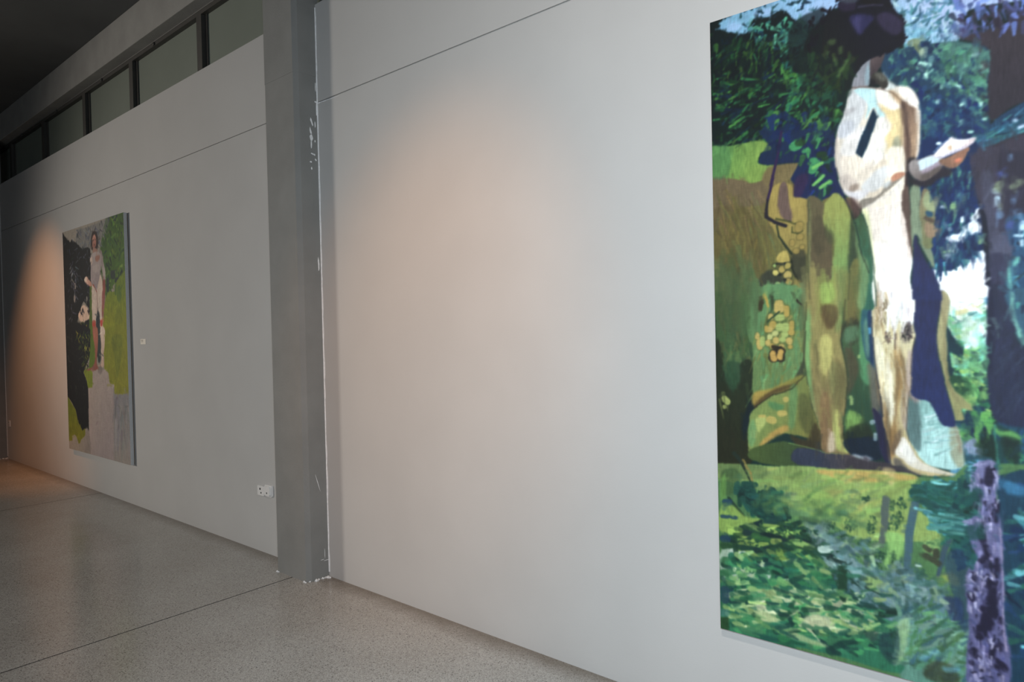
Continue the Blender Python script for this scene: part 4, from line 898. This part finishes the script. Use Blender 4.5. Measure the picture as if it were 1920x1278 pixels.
    cv.leafy((176, 200, 150), [(220, 660, 70, 22, .3), (565, 825, 24, 10), (890, 955, 40, 14, .3), (455, 712, 22, 10), (715, 770, 36, 20), (330, 620, 14, 30), (1000, 990, 50, 12, -.2), (860, 800, 40, 24)], al=.9)
    cv.leafy((120, 174, 90), [(230, 640, 50, 14, .4), (200, 700, 30, 30), (500, 620, 50, 12, .2), (520, 930, 26, 40)], al=.8)
    # dark clumps
    D(80, [(180, 170), (370, 190), (430, 260), (480, 340), (420, 390), (300, 340), (200, 260)], [(18, 70, 62), (26, 84, 70), (14, 56, 52)], L=50, W=34, ang=.7, spread=.7, jc=.08, taper=.7)
    cv.leafy((22, 70, 62), [(335, 228, 34, 38), (412, 258, 24, 24), (240, 215, 50, 34, .6), (300, 300, 70, 40, .6), (380, 350, 60, 40, .5)], L=24, W=14)
    S((36, 66, 46), 18, [(140, 250), (180, 300), (225, 350)], 14)
    P((150, 180, 70), [(95, 300), (160, 290), (230, 350), (330, 370), (300, 420), (95, 440)], al=.8)
    D(150, [(100, 430), (250, 400), (360, 380), (560, 380), (620, 460), (640, 560), (500, 560), (250, 540), (100, 520)], [(30, 72, 48), (22, 62, 50), (40, 86, 50), (26, 56, 56), (140, 170, 70), (110, 150, 76)], L=74, W=32, ang=.12, spread=.35, taper=.6, soft=2)
    B((28, 66, 96), [(130, 268, 30, 10), (140, 355, 50, 10, .1), (120, 480, 30, 20), (118, 790, 26, 50)], al=.8)
    cv.leafy((32, 72, 50), [(240, 500, 70, 10, .2), (400, 440, 60, 12, .2), (520, 450, 80, 18, .3), (470, 545, 90, 14, .2)], al=.9)
    P((116, 142, 140), [(560, 380), (620, 400), (690, 360), (700, 440), (640, 520), (600, 470)], al=.75)
    D(60, [(640, 560), (760, 590), (850, 650), (850, 760), (980, 790), (760, 780), (660, 640)], [(30, 66, 56), (70, 110, 116), (140, 170, 160), (40, 84, 60)], L=60, W=15, ang=.8, spread=.5)
    S((34, 62, 56), 26, [(700, 590), (790, 620), (850, 700), (930, 760), (990, 790)], 8)
    P((28, 66, 46), [(750, 650), (800, 640), (800, 780), (790, 830), (750, 800)])
    P((140, 172, 90), [(880, 690), (960, 690), (1060, 760), (1070, 790), (940, 760)], al=.85)
    cv.leafy((34, 74, 54), [(910, 255, 36, 18), (705, 405, 32, 36), (820, 400, 34, 44, .3), (940, 400, 22, 60, .2), (890, 500, 40, 26, -.6), (1040, 285, 40, 34), (1110, 275, 30, 36), (1070, 380, 36, 66, .6), (990, 600, 46, 50), (1080, 590, 28, 50), (770, 460, 40, 20, .3), (880, 560, 22, 40, -.6), (920, 560, 18, 22)], al=.95)
    S((84, 98, 92), 40, [(1020, 250), (1010, 380), (988, 510)], 34)
    S((66, 100, 112), 44, [(1180, 280), (1150, 440), (1140, 640)], 44)
    P((140, 190, 96), [(1010, 440), (1110, 460), (1115, 560), (1080, 600), (1060, 540), (1030, 640), (1005, 620), (1030, 540)], al=.9)
    cv.leafy((146, 182, 98), [(1270, 500, 60, 50), (960, 480, 20, 40), (870, 350, 30, 20), (900, 300, 14, 24)], al=.75)
    S((60, 86, 100), 36, [(1370, 480), (1340, 560), (1310, 690)], 20)
    B((60, 60, 46), [(1250, 530, 30, 14, .6), (1280, 590, 60, 16, .6), (1300, 560, 18, 30)], al=.85)
    P((150, 160, 60), [(1330, 680), (1400, 670), (1440, 740), (1380, 730)], al=.8)
    cv.leafy((58, 98, 94), [(1200, 650, 34, 44), (1190, 800, 34, 44), (1080, 780, 40, 20, .4), (1150, 880, 50, 34), (1240, 930, 30, 60), (960, 900, 60, 14, -.3), (880, 900, 50, 26, .3), (930, 820, 30, 36)], al=.75)
    B((190, 215, 200), [(1205, 628, 18, 8), (1230, 765, 18, 10, .3), (1240, 805, 16, 8), (1440, 995, 34, 12, .2), (680, 540, 44, 22)], al=.9)
    P((44, 60, 96), [(1350, 800), (1440, 820), (1450, 930), (1400, 960), (1370, 900)], al=.85, )
    D(160, [(1060, 900), (1260, 850), (1480, 1000), (1480, 1330), (1340, 1278), (1050, 1180)], [(70, 120, 100), (100, 150, 124), (54, 96, 110), (84, 140, 90), (120, 164, 140), (60, 110, 70)], L=80, W=24, ang=-.5, spread=.6, al=.8)
    P((160, 196, 140), [(1080, 960), (1140, 920), (1150, 1000), (1110, 1160), (1080, 1170), (1090, 1060)], al=.75)
    P((34, 66, 70), [(1000, 1000), (1090, 980), (1090, 1140), (1050, 1180), (980, 1090)], al=.7)
    P((58, 70, 70), [(900, 990), (980, 1000), (960, 1050), (910, 1030)], al=.6)
    P((60, 66, 44), [(1260, 1170), (1400, 1190), (1420, 1300), (1240, 1260)], al=.7)
    B((100, 170, 190), [(1390, 1210, 50, 16), (1260, 1130, 60, 14, -.4)], al=.6, soft=4)
    D(120, [(600, 420), (900, 500), (1180, 640), (1380, 800), (1300, 900), (900, 760)], [(60, 104, 96), (120, 150, 148), (84, 124, 124), (44, 84, 72), (132, 160, 120)], L=44, W=26, ang=.3, spread=.8, al=.7, taper=.6, soft=2)
    D(160, [(100, 560), (620, 560), (1000, 760), (1060, 1000), (640, 1040), (100, 950)], [(28, 96, 70), (44, 118, 78), (22, 74, 62), (150, 186, 112), (96, 150, 84)], L=54, W=26, ang=.2, spread=.45, al=.75, taper=.6, soft=2)
    D(90, [(250, 170), (700, 260), (900, 420), (620, 400), (300, 330)], [(104, 148, 70), (70, 110, 66), (136, 168, 78), (90, 130, 90), (46, 90, 66)], L=60, W=30, ang=-.2, spread=.5, al=.4, taper=.7, soft=4)
    cv.leafy((30, 76, 56), [(590, 430, 60, 18, .2), (640, 500, 40, 20, .3), (470, 400, 70, 18, .3), (560, 470, 70, 14, .1), (730, 560, 24, 20), (1000, 900, 40, 16, -.3), (1060, 1010, 36, 20, .3)], L=26, W=10)
    # teal water and dark clump at right
    D(90, [(1190, 130), (1450, 140), (1480, 460), (1300, 470), (1150, 260)], [(70, 160, 165), (50, 130, 140), (28, 92, 92), (120, 195, 200), (36, 104, 96)], L=110, W=20, ang=.15, spread=.25)
    D(90, [(1150, 160), (1330, 180), (1420, 260), (1300, 300), (1160, 250)], [(24, 80, 72), (30, 92, 84)], L=80, W=24, ang=.1, spread=.4)
    D(210, [(1440, 160), (1540, 200), (1560, 460), (1520, 600), (1420, 640), (1380, 480), (1360, 340), (1400, 280)], [(22, 80, 76), (28, 92, 82), (18, 66, 70)], L=50, W=36, ang=.6, spread=1.2)
    D(50, [(1250, 330), (1400, 320), (1420, 450), (1260, 430)], [(26, 88, 84), (60, 140, 140), (80, 160, 150)], L=100, W=18, ang=.1, spread=.2)
    P((34, 60, 100), [(1360, 560), (1470, 560), (1480, 960), (1440, 980), (1400, 800), (1350, 650)], al=.65)
    # right strip
    P((22, 62, 84), [(1640, 130), (1800, 90), (3600, 60), (3600, 1900), (1690, 1400)], sm=False)
    D(230, [(1660, 150), (2300, 120), (2300, 1500), (1700, 1400)], [(20, 50, 84), (26, 84, 84), (60, 140, 150), (18, 40, 66), (36, 110, 100), (30, 70, 110), (90, 170, 180)], L=110, W=34, ang=.15, spread=.4)
    D(300, [(2300, 60), (3600, 60), (3600, 1800), (2300, 1500)], [(20, 50, 84), (26, 84, 84), (60, 140, 150), (36, 110, 100), (120, 170, 110)], L=180, W=60, ang=.15, spread=.4)
    P((90, 165, 200), [(1480, 60), (1560, 40), (1550, 160), (1490, 150)], al=.8)
    P((48, 120, 160), [(1660, 150), (1790, 190), (1790, 240), (1700, 220)], al=.9)
    # lilac birch trunk
    P((112, 112, 152), [(1490, 130), (1530, 50), (1610, 42), (1655, 110), (1640, 260), (1672, 430), (1680, 700), (1692, 950), (1715, 1330), (1485, 1330), (1478, 960), (1470, 660), (1525, 600), (1490, 480), (1470, 380), (1545, 330), (1550, 250), (1500, 200)], (96, 96, 142), [(1570, 100), (1600, 1200)])
    D(150, [(1500, 90), (1640, 90), (1650, 400), (1680, 900), (1690, 1278), (1490, 1278), (1490, 660), (1540, 560), (1500, 380), (1560, 320)], [(160, 156, 196), (100, 102, 150), (134, 130, 176), (70, 74, 120), (178, 172, 206), (60, 60, 96)], L=60, W=16, ang=1.5, spread=.3, al=.7)
    B((34, 30, 56), [(1600, 130, 26, 62, .15), (1555, 160, 8, 14), (1640, 330, 12, 60, .1), (1555, 450, 20, 50, -.2), (1575, 540, 14, 44, -.3), (1508, 690, 16, 30, -.3), (1500, 800, 18, 30, -.2), (1520, 760, 14, 12), (1610, 780, 26, 80, -.15), (1590, 920, 34, 70, .3), (1620, 860, 20, 60, -.4), (1550, 1000, 34, 50, .3), (1600, 960, 30, 40), (1615, 1110, 16, 44, .2), (1525, 1120, 26, 40, -.5), (1645, 1180, 12, 40), (1500, 1170, 14, 18), (1570, 1215, 28, 11, -.2), (1675, 1190, 20, 36, -.6), (1655, 1080, 18, 26, .3), (1600, 630, 34, 14, .1), (1640, 640, 12, 60), (1560, 590, 18, 30, .6), (1560, 870, 14, 22), (1665, 940, 12, 24), (1540, 250, 8, 20)], soft=3)
    cv.leafy((30, 28, 50), [(1600, 300, 40, 120), (1560, 640, 60, 60), (1620, 760, 50, 200), (1540, 1000, 50, 160), (1640, 1050, 40, 200), (1570, 1230, 90, 60)], L=34, W=12, dens=.25, spread=.5)
    cv.leafy((186, 182, 214), [(1510, 780, 30, 120), (1640, 200, 20, 120), (1560, 400, 50, 60), (1590, 1130, 70, 90), (1560, 700, 60, 60)], L=34, W=12, dens=.3, spread=.5)
    B((22, 74, 72), [(1530, 230, 30, 40), (1500, 440, 40, 44), (1545, 430, 22, 50, -.2)], al=.8, soft=3)
    cv.leafy((34, 88, 92), [(1490, 110, 30, 70), (1510, 60, 40, 20), (1650, 70, 20, 40), (1470, 560, 16, 60), (1500, 620, 24, 24)], L=36, W=16)
    cv.leafy((150, 150, 190), [(1560, 60, 60, 24), (1500, 180, 20, 40), (1478, 380, 22, 14), (1480, 700, 14, 60)], L=34, W=14)
    S((176, 160, 190), 8, [(1660, 420), (1672, 640), (1680, 860), (1690, 1100)], 10, al=.7)
    T(1, 0, 0)
    cv.smear(500, [(1350, 875), (1800, 890), (1800, 1270), (1600, 1240), (1355, 1175)], 16, 6, .15, .5, .45, .08, 4)
    cv.smear(300, [(1810, 880), (1920, 880), (1920, 1278), (1815, 1278)], 14, 6, 1.3, .5, .45, .06, 4)
    cv.warp(.45, 22); cv.blur(2)
    # narrow overlap strip on the left margin
    T(2.987, 1320, 850)
    P((60, 100, 60), box4(88, 480, 138, 1000), sm=False, al=.22)
    P((34, 66, 30), box4(88, 915, 140, 1000), sm=False, al=.7)
    P((90, 140, 150), box4(88, 870, 140, 912), sm=False, al=.4)

def paint_small(cv):
    P, S, D, B, T = cv.poly, cv.line, cv.dabs, cv.blobs, cv.tile
    T(5.114, 110, 390)
    P((132, 124, 114), box4(-60, -60, 800, 3000), sm=False, tex=.03)
    P((55, 82, 36), [(480, 60), (700, -40), (700, 760), (560, 700), (450, 840), (400, 500), (410, 300)], (66, 92, 40), [(450, 200), (600, 600)])
    D(150, [(480, 90), (660, 20), (660, 680), (560, 700), (450, 830), (400, 600), (410, 330)], [(50, 76, 34), (78, 104, 44), (38, 58, 34), (30, 44, 46), (88, 110, 50), (44, 66, 40)], L=44, W=15, ang=1.5, spread=.5)
    B((34, 44, 50), [(520, 640, 34, 26), (470, 740, 20, 60), (560, 700, 30, 20), (480, 100, 14, 30)], al=.8)
    P((96, 112, 40), [(660, 650), (560, 695), (540, 800), (450, 860), (430, 1400), (700, 1400)], (122, 124, 36), [(560, 720), (560, 1100)], ed=.5)
    B((70, 94, 44), [(580, 820, 34, 60), (545, 780, 16, 50)], al=.8)
    P((98, 108, 40), [(550, 900), (600, 880), (610, 1400), (540, 1400)], al=.4)
    P((96, 98, 98), [(180, 215), (260, 190), (400, 130), (480, 90), (470, 180), (400, 320), (300, 400), (170, 380)], al=.6)
    D(130, [(170, 210), (320, 170), (480, 90), (490, 160), (400, 360), (300, 400), (120, 340)], [(60, 64, 76), (92, 94, 100), (40, 44, 46), (120, 116, 112), (76, 78, 92)], L=34, W=8, ang=1.5, spread=.4)
    P((12, 14, 18), [(20, 320), (70, 290), (110, 330), (130, 310), (180, 350), (230, 390), (300, 400), (310, 700), (308, 960), (240, 900), (200, 1000), (190, 1100), (300, 1080), (300, 1400), (20, 1400)], (16, 18, 22), [(60, 400), (250, 900)], ed=.8)
    D(150, [(50, 330), (300, 400), (305, 900), (240, 880), (190, 1000), (80, 1200), (60, 900)], [(20, 22, 28), (60, 66, 80), (12, 14, 20), (84, 88, 98), (30, 40, 36), (10, 12, 16), (14, 16, 20)], L=36, W=8, ang=1.6, spread=.6, al=.8)
    D(46, [(105, 530), (170, 560), (180, 860), (140, 860)], [(96, 98, 108), (120, 116, 120), (60, 64, 76)], L=36, W=9, ang=1.4, spread=.5)
    P((198, 168, 148), [(190, 1040), (205, 980), (235, 930), (270, 950), (300, 1000), (292, 1060), (225, 1095)], ed=.8)
    D(12, box4(190, 960, 300, 1000), [(16, 18, 22)], L=40, W=10, ang=1.4, spread=.3)
    B((150, 140, 134), [(152, 870, 14, 24), (160, 750, 10, 22), (270, 870, 10, 18)], al=.8)
    D(100, [(150, 1090), (300, 1080), (300, 1278), (160, 1278)], [(40, 52, 26), (90, 96, 30), (20, 26, 22), (120, 110, 40), (60, 74, 34)], L=30, W=10, ang=1.5, spread=.6)
    P((74, 92, 34), [(298, 750), (322, 750), (326, 1100), (330, 1400), (285, 1400), (296, 1000)])
    # figure
    P((46, 36, 34), [(318, 250), (340, 222), (365, 240), (378, 310), (372, 400), (350, 410), (318, 400), (308, 340)])
    P((176, 130, 114), [(326, 270), (345, 255), (358, 290), (358, 350), (342, 382), (325, 372), (320, 310)], (126, 82, 72), [(330, 280), (350, 375)])
    B((70, 44, 40), [(333, 308, 6, 4), (350, 306, 6, 4), (342, 352, 7, 3)], al=.8)
    P((134, 104, 92), [(330, 380), (360, 385), (372, 420), (330, 440)])
    P((120, 108, 106), [(390, 412), (412, 412), (430, 520), (450, 640), (446, 700), (424, 740), (420, 620), (400, 520)], (150, 140, 134), [(395, 430), (440, 640)])
    P((128, 74, 64), [(424, 690), (448, 700), (444, 850), (430, 870), (420, 780)])
    P((148, 136, 132), [(300, 490), (330, 432), (372, 420), (402, 440), (408, 520), (398, 620), (380, 740), (362, 800), (318, 745), (306, 640), (308, 560)], (134, 122, 122), [(320, 480), (370, 720)])
    P((178, 158, 146), [(300, 490), (320, 470), (326, 520), (312, 545)])
    P((132, 92, 78), [(350, 470), (392, 450), (388, 500), (362, 515)], al=.85)
    P((176, 164, 154), [(330, 560), (385, 540), (390, 600), (340, 620)], al=.35)
    P((178, 160, 148), [(318, 745), (362, 790), (372, 900), (368, 1000), (352, 1100), (350, 1120), (325, 1120), (320, 960)], (190, 170, 156), [(330, 800), (350, 1050)])
    P((184, 166, 152), [(366, 800), (385, 700), (400, 640), (418, 700), (424, 800), (436, 900), (428, 1060), (420, 1110), (396, 1100), (380, 950)])
    P((126, 70, 66), [(418, 800), (442, 840), (436, 960), (424, 1060), (414, 1000)], al=.85)
    S((140, 70, 58), 9, [(330, 735), (352, 770), (362, 800)], 6)
    S((96, 60, 56), 6, [(366, 800), (372, 900), (370, 990)], 4)
    P((214, 184, 166), [(245, 685), (262, 655), (280, 665), (290, 685), (310, 712), (318, 745), (300, 752), (270, 730), (252, 710)], (170, 120, 104), [(260, 670), (305, 745)])
    P((40, 46, 50), [(366, 1010), (388, 1000), (398, 1110), (400, 1400), (362, 1400), (360, 1120)])
    P((160, 84, 70), [(322, 1090), (352, 1080), (360, 1180), (362, 1400), (330, 1400), (326, 1180)], (164, 110, 90), [(330, 1120), (350, 1278)])
    P((172, 66, 54), [(326, 1110), (350, 1090), (352, 1160), (332, 1170)], al=.9)
    P((196, 176, 160), [(396, 1100), (422, 1100), (430, 1200), (428, 1400), (406, 1400), (400, 1200)])
    P((166, 58, 50), [(398, 1080), (420, 1070), (420, 1130), (404, 1140)], al=.9)
    T(4.731, 110, 620)
    P((12, 15, 19), [(40, -20), (275, -20), (280, 200), (226, 350), (225, 385), (246, 440), (262, 520), (270, 868), (255, 862), (235, 868), (208, 884), (170, 800), (150, 700), (85, 590), (40, 560)], ed=.4)
    D(120, [(60, 0), (270, 0), (270, 330), (230, 700), (180, 760), (90, 500)], [(26, 30, 34), (12, 14, 18), (40, 52, 34), (60, 66, 60), (18, 22, 26)], L=30, W=8, ang=1.5, spread=.5, al=.6)
    D(90, [(150, 0), (275, 0), (275, 330), (225, 330), (200, 160)], [(44, 58, 28), (80, 92, 36), (24, 32, 26), (110, 108, 46), (30, 40, 30)], L=30, W=9, ang=1.5, spread=.5)
    P((86, 104, 36), [(282, -20), (306, -20), (322, 200), (318, 300), (270, 335), (280, 150)])
    P((116, 120, 36), [(425, -20), (700, -20), (640, 540), (600, 558), (570, 566), (540, 558), (495, 562), (492, 480), (452, 470), (440, 372), (405, 330), (408, 100)], (120, 118, 40), [(450, 0), (560, 500)], ed=.4)
    P((88, 100, 40), [(470, 60), (560, 40), (560, 200), (520, 420), (490, 200)], al=.4)
    P((112, 122, 40), [(224, 352), (300, 365), (300, 500), (262, 505), (248, 440)])
    P((86, 98, 28), [(40, 560), (85, 590), (150, 700), (172, 800), (210, 884), (235, 868), (236, 920), (222, 945), (200, 960), (190, 996), (176, 996), (160, 940), (140, 920), (120, 930), (122, 970), (94, 976), (40, 940)], (104, 104, 28), [(90, 640), (150, 950)], sm=False, ed=.3)
    P((150, 136, 128), [(300, 352), (350, 340), (410, 345), (440, 372), (452, 470), (486, 482), (492, 1220), (280, 1100), (270, 860), (262, 510), (300, 500)], (138, 126, 124), [(320, 500), (480, 900)], sm=False, tex=.03)
    P((118, 115, 116), [(486, 482), (496, 562), (570, 566), (640, 545), (720, 1300), (490, 1240)], (132, 124, 118), [(560, 600), (580, 1150)], sm=False, tex=.03)
    D(40, [(496, 580), (610, 580), (630, 1000), (500, 1000)], [(104, 102, 106), (130, 124, 122), (112, 110, 112)], L=140, W=26, ang=1.55, spread=.1, al=.5, soft=3)
    P((118, 108, 104), [(240, 900), (270, 880), (285, 1080), (220, 1060)], al=.5)
    P((44, 54, 54), [(344, -20), (372, -20), (376, 190), (370, 270), (350, 270), (346, 120)])
    P((156, 98, 80), [(300, -20), (345, -20), (347, 130), (338, 280), (350, 328), (330, 350), (252, 350), (248, 344), (296, 322), (318, 280), (322, 180)], (130, 78, 66), [(310, 60), (330, 320)])
    P((196, 176, 160), [(366, -20), (408, -20), (408, 120), (398, 220), (402, 312), (362, 320), (352, 306), (376, 290), (382, 180)], (176, 150, 134), [(380, 0), (390, 250)])
    P((108, 98, 94), [(350, 320), (384, 322), (382, 385), (352, 372)], al=.7)
    T(1, 0, 0)
    cv.smear(900, [(117, 440), (232, 400), (242, 760), (130, 830)], 7, 2.2, 1.5, .5, .55, .08, 1.5)
    cv.smear(150, [(160, 760), (245, 720), (248, 860), (170, 850)], 12, 4, 1.55, .15, .4, .02, 2)
    cv.warp(.35, 8); cv.blur(1)
TONE_NEAR, TONE_FAR = .92, 1.6

# ---------------------------------------------------------------- the two paintings
def paint_material():
    m = bpy.data.materials.new('oil_paint'); m.use_nodes = True
    n, l = m.node_tree.nodes, m.node_tree.links; b = n['Principled BSDF']
    a = n.new('ShaderNodeAttribute'); a.attribute_name = 'paint'; l.new(a.outputs['Color'], b.inputs['Base Color'])
    tc = n.new('ShaderNodeTexCoord'); t = n.new('ShaderNodeTexNoise'); t.inputs['Scale'].default_value = 260; t.inputs['Detail'].default_value = 3
    u = n.new('ShaderNodeBump'); u.inputs['Strength'].default_value = .12; u.inputs['Distance'].default_value = .002
    l.new(tc.outputs['Object'], t.inputs['Vector']); l.new(t.outputs['Fac'], u.inputs['Height']); l.new(u.outputs['Normal'], b.inputs['Normal'])
    b.inputs['Roughness'].default_value = .62; b.inputs['Specular IOR Level'].default_value = .25
    return m
M_OIL = paint_material()

def hang(cv, label, tone, back=.010):
    x0, z0, x1, z1 = cv.x0, cv.z0, cv.x0+cv.w, cv.z0+cv.h
    col = cv.finish(tone)
    ny, nx = cv.ny, cv.nx
    X, Z = np.meshgrid(np.linspace(x0, x1, nx), np.linspace(z0, z1, ny))
    co = np.stack([X, np.full_like(X, -cv.plane), Z], -1).reshape(-1, 3)
    i = np.arange(ny*nx).reshape(ny, nx)
    f = np.stack([i[:-1, :-1], i[:-1, 1:], i[1:, 1:], i[1:, :-1]], -1).reshape(-1, 4)
    me = bpy.data.meshes.new('painted_front')
    me.vertices.add(len(co)); me.vertices.foreach_set('co', co.ravel())
    me.loops.add(f.size); me.loops.foreach_set('vertex_index', f.ravel().astype(np.int32))
    me.polygons.add(len(f)); me.polygons.foreach_set('loop_start', (np.arange(len(f))*4).astype(np.int32))
    me.update(calc_edges=True)
    at = me.color_attributes.new('paint', 'FLOAT_COLOR', 'POINT')
    at.data.foreach_set('color', np.concatenate([col.reshape(-1, 3), np.ones((len(co), 1))], 1).ravel().astype(np.float32))
    me.validate()
    root = thing('painting', label, 'painting', ((x0+x1)/2, 0, z0))
    front = link('painted_front', me, M_OIL)
    bm = bmesh.new()
    y0, y1, t = -cv.plane+.0002, -back, .004
    add_box(bm, x0, x0+t, y0, y1, z0, z1); add_box(bm, x1-t, x1, y0, y1, z0, z1)
    add_box(bm, x0+t, x1-t, y0, y1, z0, z0+t); add_box(bm, x0+t, x1-t, y0, y1, z1-t, z1)
    edge = from_bm('canvas_edge', bm, M_EDGE)
    bm = bmesh.new(); a, b_ = .012, .06
    add_box(bm, x0+a, x0+a+b_, y0+.004, -.0005, z0+a, z1-a); add_box(bm, x1-a-b_, x1-a, y0+.004, -.0005, z0+a, z1-a)
    add_box(bm, x0+a+b_, x1-a-b_, y0+.004, -.0005, z0+a, z0+a+b_); add_box(bm, x0+a+b_, x1-a-b_, y0+.004, -.0005, z1-a-b_, z1-a)
    add_box(bm, x0+a+b_, x1-a-b_, y0+.010, -.004, (z0+z1)/2-.03, (z0+z1)/2+.03)
    st = from_bm('stretcher_bar', bm, M_WOOD)
    adopt(root, front, edge, st)

far = Canvas(-8.43, .383, 1.675, 2.352, .005, .04, (128, 118, 108), 5)
paint_small(far)
hang(far, 'farther painting of a slim nude standing on a white pedestal, left of the near pillar', TONE_FAR)
near = Canvas(-1.062, .384, 1.70, 2.330, .0025, .04, (20, 50, 45), 3)
paint_large(near)
hang(near, 'nearest painting, at the right: pale marble figure with hidden head among green foliage', TONE_NEAR)
